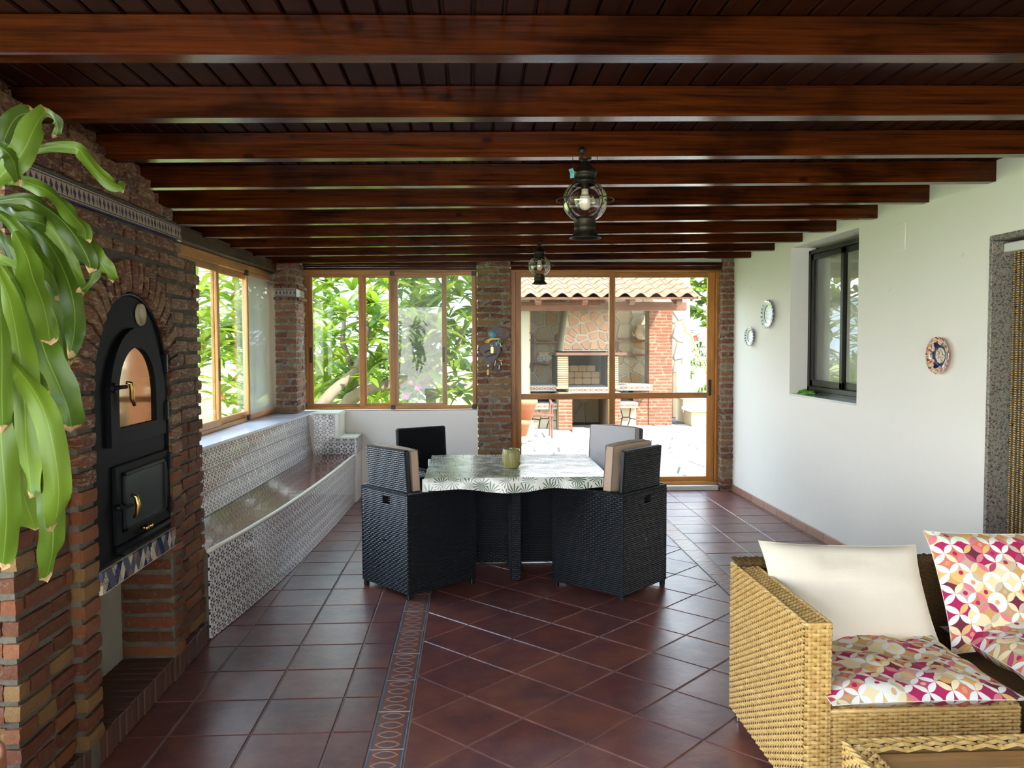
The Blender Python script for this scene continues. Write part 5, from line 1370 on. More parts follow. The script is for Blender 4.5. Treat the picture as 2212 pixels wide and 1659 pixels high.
p0 = atY(1986, 1163, 3.18); p2 = atY(2040, 1400, 3.0); vv = V((0, .19, p0.z-p2.z))
cushion('scatter_cushion', 'geometric print cushion leaning upright at the right edge', (p0.x+.34, 3.09, (p0.z+p2.z)/2), (1, .02, -.02), vv, .64, vv.length+.05, .12, 'cushion_print', 8, (1.1, .6), pinch=.03, wr=.006)
cushion('seat_cushion', 'geometric print seat pad below the upright print cushion, right edge', (2.165, 2.845, .43), (1, .0, .02), Y_, .62, .63, .13, 'cushion_print', 11, (2.3, 1.7), pinch=.02, wr=.008, puff=.30)
# ------------------------------------------------------------------ coffee table
ct = thing('coffee_table', 'wicker coffee table with wooden slat top, lower right corner', 'table', (1.45, 1.9, 0)); O = V(ct['_o'])
a, b, c, d, zt = 1.052, 1.95, 1.55, 2.262, .42
m = MB(); m.box(a+.006, b-.006, c+.006, d-.006, .05, zt-.03); m.box(a+.006, a+.055, c, d, .35, zt-.006); m.box(a+.006, b, d-.055, d-.006, .35, zt-.006); bd = m.build('body', 'wicker_core', ct)
m = MB(); wk(m, V((a, d, .05))-O, -Y_, Z_, -X_, d-c, zt-.06, pv=.014); wk(m, V((b, d, .05))-O, -X_, Z_, Y_, b-a, zt-.06, pv=.014)
wk(m, V((a, d-.062, zt-.002))-O, X_, Y_, Z_, b-a, .06, pv=.02, st=.045, amp=.005); wk(m, V((a, c, zt-.002))-O, X_, Y_, Z_, .06, d-c-.03, pv=.018, st=.02, amp=.005)
m.build('rim_weave', 'wicker', bd, (0, 0, 0), kind='stuff')
m = MB()
for k in range(3):
    m.tube([V((a+.002, c+(d-c)*i/50, zt-.004))+V((.006*math.cos(i*.9+k*2.1), 0, .005*math.sin(i*.9+k*2.1))) for i in range(51)], .0055, 5)
    m.tube([V((a+(b-a)*i/60, d-.002, zt-.004))+V((0, .006*math.cos(i*.9+k*2.1), .005*math.sin(i*.9+k*2.1))) for i in range(61)], .0055, 5)
m.build('rim_braid', 'wicker', bd, smooth=True)
y = d-.068; k = 0
while y > c:
    m = MB(); m.box(a+.062, b-.01, y-.0445, y, zt-.016, zt-.008+(.001 if k % 2 else 0), .002); m.build('slat', 'slat_wood', ct); y -= .0465; k += 1

# ================================================================== PLANT
pl = thing('dracaena_plant', 'tall dracaena with long drooping green strap leaves at the left edge', 'plant', (-1.34, 2.02, 0))
LV = [ # pixel path, width px, depth offset
 ([(-40, 420), (10, 372), (48, 330), (78, 270), (102, 234)], 52, -.03), ([(-50, 440), (-5, 372), (10, 300), (38, 252), (80, 242)], 40, .03),
 ([(60, 300), (95, 245), (118, 258), (124, 280), (118, 298)], 22, .10), ([(20, 350), (60, 330), (112, 318), (162, 320), (180, 335), (212, 372), (245, 398), (266, 400), (262, 415)], 26, .06),
 ([(-30, 300), (10, 325), (30, 352), (40, 400)], 34, -.05), ([(-20, 392), (40, 390), (95, 408), (132, 435), (160, 468), (182, 495), (186, 530)], 36, -.02),
 ([(-30, 440), (50, 428), (95, 446), (138, 480), (170, 522), (192, 565), (194, 590)], 38, .0), ([(150, 470), (190, 520), (212, 560), (235, 592), (246, 608)], 34, .04),
 ([(170, 500), (200, 548), (205, 580), (192, 612), (168, 632)], 22, .05), ([(-20, 430), (30, 470), (80, 480), (112, 492)], 34, .09),
 ([(-20, 450), (20, 478), (60, 525), (95, 570), (118, 605), (128, 650)], 34, .05), ([(30, 500), (58, 555), (72, 602), (92, 652), (104, 705), (108, 745)], 58, -.10),
 ([(40, 470), (100, 520), (140, 590), (160, 660), (160, 720), (148, 775)], 42, .10), ([(-20, 560), (18, 640), (38, 740), (52, 850), (56, 960), (64, 1040), (68, 1076)], 62, -.06),
 ([(30, 600), (76, 700), (100, 770), (130, 840), (148, 890), (155, 932)], 66, -.01), ([(-20, 740), (40, 800), (88, 872), (112, 950), (126, 1040), (124, 1105), (110, 1148)], 52, -.12),
 ([(60, 960), (96, 1050), (114, 1130), (112, 1200), (98, 1256)], 52, -.04), ([(-30, 700), (-6, 850), (6, 1000), (14, 1100), (10, 1180), (4, 1230)], 56, -.10),
 ([(0, 860), (32, 980), (52, 1070), (68, 1120), (76, 1146)], 58, .03), ([(-40, 520), (-6, 620), (4, 740), (4, 850), (6, 935)], 44, -.14),
 ([(-20, 560), (40, 640), (70, 740), (88, 840), (92, 930)], 44, .10), ([(-20, 500), (50, 560), (100, 640), (130, 720), (142, 800)], 46, .14),
 ([(-20, 610), (20, 690), (50, 780), (60, 860)], 36, .12), ([(-20, 480), (20, 560), (50, 660), (60, 760), (74, 860)], 30, .07),
 ([(-30, 520), (30, 600), (80, 660), (100, 720), (112, 800), (114, 860)], 40, .05), ([(-30, 640), (0, 760), (20, 880), (34, 980), (30, 1060)], 48, .06),
 ([(-30, 420), (30, 440), (90, 470), (130, 520), (160, 590), (180, 640)], 34, .12), ([(-40, 560), (0, 560), (60, 600), (100, 660)], 30, .02), ([(-20, 660), (50, 760), (80, 850), (98, 940), (100, 1010)], 34, .09)]
for k, (path, wpx, dof) in enumerate(LV):
    r = random.Random(100+k); Yb = 1.93+dof; P3 = [atY(x, y, Yb-.05*math.sin(PI*i/(len(path)-1))) for i, (x, y) in enumerate(path)]
    # smooth resample (Catmull-Rom)
    pts = []; n = len(P3)
    for i in range(n-1):
        p0_, p1_, p2_, p3_ = P3[max(i-1, 0)], P3[i], P3[i+1], P3[min(i+2, n-1)]
        for q in range(5):
            t_ = q/5; pts.append(.5*((2*p1_)+(p2_-p0_)*t_+(2*p0_-5*p1_+4*p2_-p3_)*t_*t_+(-p0_+3*p1_-3*p2_+p3_)*t_**3))
    pts.append(P3[-1]); n = len(pts); Wm = wpx*Yb/F/2; tw = r.uniform(-.5, .5); m = MB(); rows = []
    for i, p in enumerate(pts):
        f = i/(n-1); d = (pts[min(i+1, n-1)]-pts[max(i-1, 0)]).normalized(); vw = (p-CAM).normalized()
        sd = d.cross(vw).normalized(); nn = sd.cross(d).normalized(); ang = tw+.5*math.sin(f*5+k); s2_ = (sd*math.cos(ang)+nn*math.sin(ang)).normalized(); n2 = s2_.cross(d).normalized()
        w = Wm*(min(1, (.30+f*1.9)) if f < .5 else 1)*(1-max(0, (f-.72)/.28)**2.2)**.6 if f < 1 else .0015
        w = max(w, .0015); row = []
        for j in range(-3, 4):
            a = j/3; wave = .006*math.sin(f*18+k+a*2)*abs(a)**2; row.append((p+s2_*(w*a)+n2*(abs(a)*w*.30+wave), (a/2+.5, f)))
        rows.append(row)
    for i in range(n-1):
        for j in range(6):
            q = [rows[i][j], rows[i][j+1], rows[i+1][j+1], rows[i+1][j]]; 
            m.quad([x[0] for x in q], [x[1] for x in q])
    # weld for smooth shading
    me = m.mesh('leaf', 'plant_leaf', pl['_o'], True)
    import bmesh
    bm = bmesh.new(); bm.from_mesh(me); bmesh.ops.remove_doubles(bm, verts=bm.verts, dist=1e-6); bm.to_mesh(me); bm.free(); me.polygons.foreach_set('use_smooth', [True]*len(me.polygons))
    link('leaf', me, pl)
m = MB(); m.tube([(-1.36, 2.0, .45), (-1.35, 2.0, 1.0), (-1.31, 1.98, 1.5), (-1.30, 1.97, 2.0)], [.035, .032, .028, .022], 10); m.build('cane', 'bark', pl, smooth=True)
m = MB(); m.lathe([(.001, 0), (.15, 0), (.20, .47), (.215, .475), (.215, .525), (.195, .525), (.185, .47), (.001, .46)], (-1.375, 2.02, 0), n=36); m.build('pot', 'terracotta', pl, smooth=True)

# ================================================================== KEY RACK on the middle pillar
YK = 8.55
def K(x, y, dy=0): return atY(x, y, YK+dy)
kr = thing('key_rack', 'dark wooden key rack hung on the brick pillar beside the door', 'key rack', tuple(K(1060, 765)))
m = MB(); m.prism([K(x, y) for x, y in ((1035, 753), (1040, 746), (1052, 742), (1066, 736), (1080, 738), (1081, 758), (1074, 772), (1067, 781), (1060, 789), (1051, 792), (1047, 778), (1044, 767), (1037, 760))], Y_, .02); m.build('plaque', 'key_wood', kr)
m = MB(); m.tube([K(1047, 762, -.004), K(1055, 757, -.006), (K(1066, 760, -.004))], .006, 6); m.tube([K(1050, 772, -.004), K(1060, 768, -.006), K(1072, 764, -.004)], .005, 6); m.build('carving', 'key_wood', kr, smooth=True)
for (x, y) in ((1054, 786), (1061, 783), (1070, 777), (1080, 775)):
    m = MB(); m.tube([K(x, y-2, .0), K(x, y-2, -.02), K(x, y+1, -.024), K(x, y-1, -.03)], .0018, 5); m.build('hook', 'brass', kr)
hs = thing('wire_ornament', 'small house shaped ornament of copper tubes above the key rack', 'ornament', tuple(K(1085, 718)))
m = MB(); m.prism([K(x, y, .01) for x, y in ((1051, 718), (1068, 706), (1076, 704), (1100, 714), (1101, 728), (1080, 735), (1056, 736))], Y_, .015); m.build('backing', 'key_wood', hs)
m = MB(); m.tube([K(1072, 709), K(1096, 709.5)], .004, 6); m.tube([K(1093, 712), K(1098, 731)], .004, 6); m.tube([K(1077, 725), K(1094, 720)], .004, 6); m.tube([K(1081, 735), K(1098, 730)], .004, 6); m.tube([K(1052, 718), K(1056, 730)], .003, 6)
m.tube([K(1082+3*math.cos(a), 716+3*math.sin(a)) for a in [i*PI/5 for i in range(11)]], .002, 5); m.build('copper_tubes', 'copper_tube', hs, smooth=True)
gl = thing('glass_ball', 'small blue and white marbled round ornament at the top of the rack', 'ornament', tuple(K(1065, 722, -.02)))
m = MB(); m.lathe([(.001, .02), (.02, .017), (.035, .008), (.044, -.002), (.001, -.006)], K(1065.5, 721.5, -.01), X_, Z_, -Y_, 22); m.build('disc', 'globe_blue', gl, smooth=True)
m = MB(); m.tube([K(1065.5+9.3*math.cos(a), 721.5+9.3*math.sin(a), -.01) for a in [i*PI/10 for i in range(21)]], .002, 5); m.build('rim', 'steel', gl, smooth=True)
bx = thing('box_cutter', 'yellow and black box cutter hanging across the key rack', 'cutter', tuple(K(1064, 734, -.04)))
m = MB(); m.prism([K(x, y, -.045) for x, y in ((1047, 738), (1052, 734), (1060, 730), (1066, 730), (1080, 730), (1081, 733), (1068, 734), (1060, 735.5), (1055, 741), (1050, 741))], Y_, .016); m.build('handle', 'yellow_plastic', bx)
m = MB(); m.prism([K(x, y, -.047) for x, y in ((1064, 729), (1087, 728.5), (1087, 731), (1079, 731), (1070, 730.5))], Y_, .012); m.prism([K(x, y, -.047) for x, y in ((1050.5, 737), (1054, 738.5), (1052.5, 740), (1050, 738.5))], Y_, .004); m.build('grip', 'black_plastic', bx)
def keyset(lab, items):
    g = thing('keys', lab, 'keys', tuple(K(items[0][1], items[0][2], -.03)), 0, 'keys and tags hanging on the rack')
    for (nm, x, y, w, h, mat) in items:
        m = MB()
        if nm == 'ring': m.tube([K(x+w*math.cos(a), y+w*math.sin(a), -.03) for a in [i*PI/6 for i in range(13)]], .0018, 5)
        elif nm == 'key_shaft': m.tube([K(x, y, -.03), K(x+w, y+h, -.03)], .003, 5)
        else: m.prism([K(x+a*w/2, y+b*h/2, -.032) for a, b in ((-.7, -1), (.7, -1), (1, -.6), (1, .7), (.6, 1), (-.6, 1), (-1, .7), (-1, -.6))], Y_, .006)
        m.build(nm, mat, g)
keyset('bottle opener key tag hanging at the centre of the plaque', [('tag', 1063, 756, 6, 14, 'bead_gold'), ('ring', 1062, 744, 3, 0, 'steel')])
keyset('yellow and black key tag with white ball hanging lowest at left', [('tag', 1054, 804, 5, 12, 'yellow_plastic'), ('fob', 1056.5, 803, 3, 15, 'black_plastic'), ('ball', 1054.5, 790, 4, 5, 'white_plastic')])
keyset('thin key on a cord with a small ring at its end', [('key_shaft', 1062, 782, .5, 28, 'piping'), ('ring', 1062, 814, 2.6, 0, 'steel')])
keyset('car key with a black head hanging between the other keys', [('key_shaft', 1071, 778, -2.5, 12, 'steel'), ('fob', 1071, 797, 7, 11, 'black_plastic')])
keyset('bunch of steel keys on a brass ring, rightmost on the rack', [('ring', 1081, 776, 3.2, 0, 'bead_gold'), ('fob', 1079, 785, 4, 8, 'black_plastic'), ('key_shaft', 1079, 789, -1.5, 9, 'steel'), ('key_shaft', 1082, 782, 2, 7, 'steel')])
keyset('mint green tag pair hanging below the box cutter', [('tag', 1072, 743, 4, 8, 'mask_blue'), ('tag', 1076.5, 739, 3.5, 7, 'mask_blue'), ('key_shaft', 1080, 741, 2.5, 8, 'steel')])
# ================================================================== OUTSIDE: BARBECUE HOUSE
GZ = -.15
patio = setting('ground_patio')
m = MB(); m.box(.35, 9, 8.86, 24, GZ-.2, GZ-.012); m.box(-2.3, .35, 8.86, 9.2, GZ-.2, GZ-.012); m.build('paving_bed', 'patio_joint', patio)
stone_wall(patio, 'paving_stone', (0, 0, GZ-.012), X_, Y_, Z_, cells(.4, 6.4, 8.9, 17.4, .46, .035, 4), 'patio_stone', .012, 260)
m = MB(); m.box(-60, .35, 9.2, 70, GZ-.3, GZ-.02); m.box(-60, -3.6, -30, 9.2, GZ-.3, GZ-.02); m.box(.35, 60, 24, 70, GZ-.3, GZ-.02); m.box(9, 60, 8, 24, GZ-.3, GZ-.02); m.build('lawn', 'grass', None); g = bpy.data.objects['lawn']; g.name = 'ground_lawn'; g['kind'] = 'structure'
m = MB(); m.box(-3.6, -2.3, -.8, 9.2, GZ-.3, GZ); m.box(-3.6, 2.75, -14, -1.9, GZ-.3, -.06); m.box(2.75, 14, -14, -3, GZ-.3, -.06); m.build('bounce_slab', 'white_render', None); g = bpy.data.objects['bounce_slab']; g.name = 'ground_bounce_slab'; g['kind'] = 'structure'  # white ground added behind and beside the porch to bounce sunlight inside
m = MB(); n = 50; vs = []
for i in range(n+1):
    x = -130+260*i/n; h = 9+6*noise.noise(V((x*.02, 0, 3)))+2.5*noise.noise(V((x*.08, 1, 3))); vs += [(x-20, 110, -2), (x-20, 112, h*.9), (x-20, 118, h)]
m.raw(vs, [(i*3+k, i*3+3+k, i*3+4+k, i*3+1+k) for i in range(n) for k in (0, 1)]); o = m.build('hills', 'hill', None, smooth=True); o.name = 'ground_hills'; o['kind'] = 'structure'

BY = 16.3
bb = thing('barbecue_house', 'brick and stone barbecue shelter with chimney hood outside the patio door', 'barbecue', (2.6, 17.0, GZ)); O = V(bb['_o'])
YB = 17.9
m = MB(); m.box(.9, 4.3, YB+.0, YB+.2, GZ, 3.1); m.box(.75, 1.17, 16.6, YB+.1, GZ, 2.6); m.build('stone_backing', 'stone_joint', bb)
stone_wall(bb, 'wall_stone', (0, YB, 0), X_, Z_, -Y_, [p for p in cells(1.17, 4.0, GZ, 2.75, .25, .028, 12)], 'wall_stone', .02, 130)
stone_wall(bb, 'wall_stone', (1.17, 0, 0), Y_, Z_, X_, cells(16.6, 17.9, GZ, 2.5, .27, .03, 15), 'wall_stone', .02, 40)
B = Bricks(bb, limit=250)
m = MB(); m.box(3.735, 4.215, 17.207, 17.65, GZ, 2.33); m.box(3.40, 3.735, 17.23, 17.8, GZ, .60); m.box(1.735, 2.0, BY+.007, 17.8, GZ, .60); m.box(2.757, 2.965, BY+.007, 17.8, GZ, .6); m.build('pillar_core', 'bbq_white', bb)
brick_face(B, (3.73, 17.2, 0), X_, -Y_, .49, GZ, 2.33, mat='clean_brick', bl=.27, seed=31, gap=.02, joint=.02, jit=.02)
brick_face(B, (3.40, 17.225, 0), X_, -Y_, .33, GZ, .60, mat='clean_brick', bl=.3, seed=32, gap=.02, jit=.02)
brick_face(B, (1.73, BY, 0), X_, -Y_, .275, GZ, .60, mat='clean_brick', bl=.3, seed=33, gap=.026, jit=.02)
brick_face(B, (2.005, BY, 0), Y_, X_, 1.3, GZ, .60, mat='clean_brick', bl=.27, seed=34, gap=.026, jit=.02)
brick_face(B, (2.755, BY, 0), X_, -Y_, .21, GZ, .60, mat='clean_brick', bl=.3, seed=35, gap=.026, jit=.02)
# niche cheeks of thin pale bricks
m = MB(); m.box(1.745, 1.94, 16.54, 17.8, .70, 1.33); m.box(2.76, 2.955, 16.54, 17.8, .70, 1.33); m.box(1.94, 2.76, 17.45, 17.6, .70, 1.33); m.box(1.95, 2.75, 16.8, 17.6, 1.31, 1.42); m.build('niche_lining', 'soot', bb)
for x0, w in ((1.735, .215), (2.75, .21)):
    z = .70
    while z < 1.31: B.add((x0+w/2, 16.56, z+.018), X_, -Y_, w, .06, .034, 'pale_brick', jit=.02); z += .044
for i, (xa, z0_) in enumerate([(x, z) for z in (.715, .85, .985) for x in (2.0, 2.18, 2.36, 2.54)]):
    B.add((xa+(.09 if int(z0_*100) % 2 else 0), 17.44, z0_+.06), X_, -Y_, .172, .03, .125, 'pale_brick', jit=.01)
B.flush()
# counters with tiled edge
for (a, b, z0, z1, yf) in ((1.17, 1.735, .60, .72, 16.75), (1.94, 2.76, .58, .70, 16.42), (2.965, 3.73, .60, .72, 16.85), (1.25, 1.73, .25, .365, 16.55), (2.965, 3.40, .25, .365, 16.7)):
    m = MB(); m.box(a, b, yf+.008, 17.9, z0, z1, .003); cs = m.build('counter_slab', 'concrete', bb)
    x = a; 
    while x < b-.03:
        x1 = min(x+.22, b); face_tile((x, yf+.008, z0+.002), X_, Z_, -Y_, x1-x-.003, z1-z0-.006, (0, 0), 'orange_tile', 'edge_tile', bb, .006); x += .22
m = MB(); m.box(1.72, 2.98, 16.5, 16.7, .66, .70, .004); m.build('niche_floor', 'pale_brick', bb)
for (a, b, y) in ((1.25, 1.73, 16.75), (2.965, 3.40, 16.9)):
    m = MB(); m.box(a, b, y+.02, 17.8, GZ, .25); m.build('rubble_backing', 'soot', bb); stone_wall(bb, 'rubble_stone', (0, y+.02, 0), X_, Z_, -Y_, cells(a, b, GZ, .25, .14, .012, 18), 'rubble_stone', .03, 60)
m = MB(); m.box(1.70, 3.10, 16.38, 16.62, 1.335, 1.39, .004); m.build('mantel', 'outdoor_beam', bb)
# hood of red stones
hp = [(1.83, 1.42), (2.90, 1.42), (2.70, 2.75), (2.05, 2.75)]
m = MB(); m.prism([V((x, 16.5+(z-1.42)*.25, z)) for x, z in hp][::-1], Y_, 1.3); m.build('hood_core', 'stone_joint', bb)
hv = V((0, .25, 1)).normalized(); hn = V((0, -1, .25)).normalized(); sl = math.sqrt(1+.0625)
stone_wall(bb, 'hood_stone', (0, 16.5-1.42*.25, 0), X_, V((0, .25, 1)), hn, cells(1.83, 2.90, 1.42, 2.75, .17, .035, 44, region=[(1.85, 1.44), (2.88, 1.44), (2.69, 2.74), (2.06, 2.74)]), 'red_stone', .03, 60)
# eave beam, rafters, roof
m = MB(); m.box(.2, 4.28, 16.27, 16.40, 2.215, 2.385, .006); m.build('eave_beam', 'outdoor_beam', bb)
m = MB(); m.box(.2, 4.22, 15.34, 15.37, 2.385, 2.425, .003); m.build('fascia', 'outdoor_beam', bb)
for x in (.45, 1.22, 2.09, 2.98, 3.87):
    m = MB(); m.prism([(x, 15.42, 2.34), (x, 15.42, 2.41), (x, 18.0, 3.15), (x, 18.0, 3.06), (x, 15.55, 2.29)], X_, .10); m.build('rafter', 'outdoor_wood', bb)
RS = math.tan(math.radians(16.5)); rv = V((0, 1, RS)).normalized(); rn = V((0, -RS, 1)).normalized()
m = MB(); m.ob((2.2, 16.7, 2.415+1.35*RS-.012), (2.02, 0, 0), rv*1.42, rn*.012); m.build('roof_deck', 'outdoor_beam', bb)
tm = MB(); N = 14; tv = []; prof = []
for i in range(N+1):
    f = i/N; x = f*.292
    z = .062*math.sin(PI*min(1, f/.68)) if f < .68 else -.022*math.sin(PI*(f-.68)/.32)
    prof.append((x, z+.0))
for sgn, yy, dz in ((0, 0, .012), (0, .42, 0)):
    for th in (0, -.014):
        tv += [V((x, 0, 0))+rv*yy+rn*(z+dz+th) for x, z in prof]
fs = []; n1 = N+1
for i in range(N):
    fs += [(i, i+1, 2*n1+i+1, 2*n1+i), (n1+i+1, n1+i, 3*n1+i, 3*n1+i+1), (i+1, i, n1+i, n1+i+1)]
tm.raw(tv, fs); tme = tm.mesh('roof_tile', 'roof_tile', (0, 0, 0), False)
for r_ in range(8):
    for c_ in range(14):
        link('roof_tile', tme, bb, V((.13+.292*c_+rnd.uniform(-.004, .004), 15.3, 2.43))+rv*(.365*r_+rnd.uniform(-.006, .006))+rn*(.004*r_+.008)-O)
m = MB(); m.prism([(4.235, 15.33, 2.38), (4.235, 15.33, 2.45), (4.235, 18.1, 3.28), (4.235, 18.1, 3.20)], X_, .035); m.build('barge_board', 'outdoor_beam', bb)
# shelves
def shelf(label, x0, x1, zs, posts, z0, z1, Y):
    t_ = thing('wall_shelf', label, 'shelf', ((x0+x1)/2, Y, z0))
    for z in zs: m = MB(); m.box(x0, x1, Y-.09, Y+.1, z-.018, z+.018, .003); m.build('shelf_board', 'outdoor_beam', t_)
    for x in posts: m = MB(); m.prism([V((x-.03, Y, z0+.08)), V((x, Y, z0)), V((x+.03, Y, z0+.1)), V((x+.03, Y, z1)), V((x-.03, Y, z1-.05))], Y_, .06); m.build('shelf_post', 'outdoor_wood', t_)
shelf('brown wooden shelf unit left of the barbecue hood, cart on it', 1.33, 1.86, (1.60, 1.17), (1.33, 1.84), .98, 1.80, YB-.13)
shelf('brown wooden shelf unit right of the barbecue hood, jug on it', 3.07, 3.74, (1.62, 1.32), (3.15,), 1.10, 1.66, YB-.13)
cart = thing('toy_cart', 'small clay flower cart with spoked wheels on the left shelf', 'ornament', (1.55, YB-.15, 1.19))
m = MB(); m.lathe([(.001, .10), (.06, .10), (.09, .13), (.12, .19), (.11, .20), (.08, .14), (.001, .12)], (1.56, YB-.15, 1.19), X_*1.1, Y_*.6, Z_, 16); m.build('cart_body', 'pale_pot', cart, smooth=True)
for x in (1.49, 1.63):
    m = MB(); c = V((x, YB-.24, 1.255)); m.tube([c+V((.062*math.cos(a), 0, .062*math.sin(a))) for a in [i*PI/9 for i in range(19)]], .009, 6)
    for a in (0, PI/4, PI/2, 3*PI/4): d = V((math.cos(a), 0, math.sin(a)))*.06; m.tube([c-d, c+d], .005, 5)
    m.build('cart_wheel', 'white_plastic', cart, smooth=True)
m = MB(); m.tube([(1.66, YB-.15, 1.29), (1.80, YB-.15, 1.24)], .008, 6); m.build('cart_handle', 'white_plastic', cart)
jug = thing('clay_jug', 'pale clay jug with a flared rim on the right shelf', 'jug', (3.67, YB-.15, 1.64))
m = MB(); m.lathe([(.001, 0), (.07, .0), (.12, .07), (.14, .16), (.10, .25), (.09, .29), (.12, .33), (.10, .33), (.07, .27), (.001, .05)], (3.67, YB-.15, 1.64), n=20); m.build('jug_body', 'pale_pot', jug, smooth=True)
m = MB(); m.tube([(3.54, YB-.15, 1.72), (3.47, YB-.16, 1.80), (3.50, YB-.15, 1.74)], .02, 6); m.build('jug_spout', 'pale_pot', jug, smooth=True)
m = MB(); P = [atY(1240-.9*i-.12*i*i*.35, 672+5*i, 17.7) for i in range(15)]
for i in range(len(P)-1): m.tube([P[i], P[i].lerp(P[i+1], .8)], .02, 6)
gp = m.build('pepper_string', 'key_wood', None, tuple(P[0]), smooth=True); gp.location = P[0]; tag(gp, 'dark string of dried peppers hanging along the left edge of the hood', 'garland'); gp['kind'] = 'stuff'
# terracotta planters, chair, basin on the patio
for k, (px, Y, r_, h, zb_, lab) in enumerate(((1131, 14.6, .24, .36, .22, 'large terracotta planter with a fat rim at the left edge of the patio view'), (1124, 14.2, .17, .26, -.02, 'smaller terracotta planter lower down behind the pillar edge'))):
    p = atY(px, 870, Y); t_ = thing('terracotta_planter', lab, 'planter', (p.x, Y, zb_), 0, 'terracotta planters on the patio')
    m = MB(); m.lathe([(.001, 0), (r_*.62, 0), (r_*.95, h*.75), (r_*1.02, h*.78), (r_*1.05, h*.98), (r_*.95, h), (r_*.85, h*.8), (.001, h*.7)], (p.x, Y, zb_), n=28); m.build('planter_body', 'terracotta', t_, smooth=True)
    m = MB(); m.box(p.x-r_*.7, p.x+r_*.7, Y-r_*.7, Y+r_*.7, GZ, zb_, .02); m.build('plinth', 'rubble_stone', t_)
gc = thing('garden_chair', 'weathered dark garden chair standing on the sunny patio', 'chair', (1.24, 15.1, GZ)); cx, cy = 1.24, 15.1
for (x, y, h) in ((-.2, -.2, .62), (.22, -.2, .62), (-.2, .25, .62), (.22, .25, .62)): m = MB(); m.tube([(cx+x, cy+y, GZ), (cx+x, cy+y, GZ+h)], .018, 6); m.build('leg', 'outdoor_wood', gc)
m = MB(); m.box(cx-.24, cx+.25, cy-.24, cy+.28, GZ+.40, GZ+.44, .005); m.build('seat', 'outdoor_wood', gc)
for s in (-.21, .23): m = MB(); m.tube([(cx+s, cy-.24, GZ+.61), (cx+s, cy+.26, GZ+.66)], .022, 6); m.build('arm', 'outdoor_wood', gc)
# gable wall, post, hedge, steps, hose on the right
m = MB(); m.box(4.30, 5.05, 19.0, 19.3, GZ, 4.2); gw = m.build('wall_gable', 'bbq_white', None); gw['kind'] = 'structure'
gws = setting('wall_gable_facing'); stone_wall(gws, 'facing_stone', (0, 19.0, 0), X_, Z_, -Y_, cells(4.30, 5.05, .9, 3.6, .36, .03, 61), 'patio_stone', .02, 60)
m = MB(); m.box(4.84, 4.96, 18.6, 18.72, GZ, 3.9, .01); gp = m.build('white_post', 'white_render', None, (4.9, 18.66, GZ)); gp.location = (4.9, 18.66, GZ); tag(gp, 'tall white painted post at the right of the barbecue house', 'post')
for k, (y, z, lab) in enumerate(((17.6, .42, 'upper ochre stone step at the right of the patio'), (16.9, .20, 'lower ochre stone step at the right of the patio'))):
    t_ = thing('stone_step', lab, 'step', (5.1, y, GZ), 0, 'ochre stone steps'); m = MB(); m.box(4.55, 6.4, y, y+.62, GZ, z-.05, .01); m.build('riser', 'wall_stone', t_); m = MB(); m.box(4.5, 6.4, y-.05, y+.62, z-.05, z+.02, .012); m.build('tread', 'white_render', t_)
wt = thing('white_drum', 'white plastic drum with a yellow hose beside the post', 'drum', (4.62, 17.3, .44)); p = atY(1474, 800, 17.4)
m = MB(); m.lathe([(.001, 0), (.13, 0), (.14, .6), (.11, .66), (.001, .67)], (p.x, 17.4, .45), n=20); m.build('drum_body', 'white_plastic', wt, smooth=True)
m = MB(); m.tube([(p.x, 17.4, 1.1), (p.x, 17.4, 1.22)], .03, 8); m.build('drum_tap', 'ochre_pot', wt)
hz = thing('garden_hose', 'yellow garden hose looping down at the right edge of the door', 'hose', (4.8, 17.3, .9))
m = MB(); m.tube([atY(x, y, 17.0) for x, y in ((1476, 692), (1480, 716), (1492, 722), (1500, 745), (1512, 775), (1528, 802), (1545, 822))], .025, 8); m.build('hose_tube', 'hose_yellow', hz, smooth=True)
fz = thing('wire_fence', 'low metal framed wire fence before the hedge', 'fence', (5.6, 19.5, GZ))
m = MB(); a, b = atY(1484, 712, 19.6), atY(1560, 712, 19.6)
m.tube([a, b], .03, 6); m.build('top_rail', 'steel', fz)
for x in (a.x+.06, a.x+.75): m = MB(); m.tube([(x, 19.6, GZ), (x, 19.6, a.z)], .03, 6); m.build('fence_post', 'steel', fz)
m = MB()
for i in range(18):
    x = a.x+.08*i; m.tube([(x, 19.6, GZ+.1), (x+.35, 19.6, a.z)], .005, 4, cap=False); m.tube([(x+.35, 19.6, GZ+.1), (x, 19.6, a.z)], .005, 4, cap=False)
m.build('wire_mesh', 'steel', fz, kind='stuff')

# ================================================================== TREES
def leaf_mesh(name, mat, L, W_, bend=.25, fold=.25):
    m = MB(); n = 5; rows = []
    for i in range(n+1):
        f = i/n; w = W_/2*math.sin(PI*min(.97, max(.06, f**.8)))**.7; z = -bend*L*f*f
        rows.append([V((-w, L*f, z+fold*w)), V((0, L*f, z)), V((w, L*f, z+fold*w))])
    vs = [p for r in rows for p in r]; fs = []
    for i in range(n): k = i*3; fs += [(k, k+1, k+4, k+3), (k+1, k+2, k+5, k+4)]
    m.raw(vs, fs); return vs, fs, m.mesh(name, mat, (0, 0, 0), True)
LOQ = [leaf_mesh('leaf', 'loquat_leaf', .27, .085, b) for b in (.15, .35, .55)]
BSH = [leaf_mesh('leaf', 'bush_leaf', .24, .06, b) for b in (.2, .4)]
HDG = [leaf_mesh('leaf', 'hedge_leaf', .09, .06, b) for b in (.2, .5)]
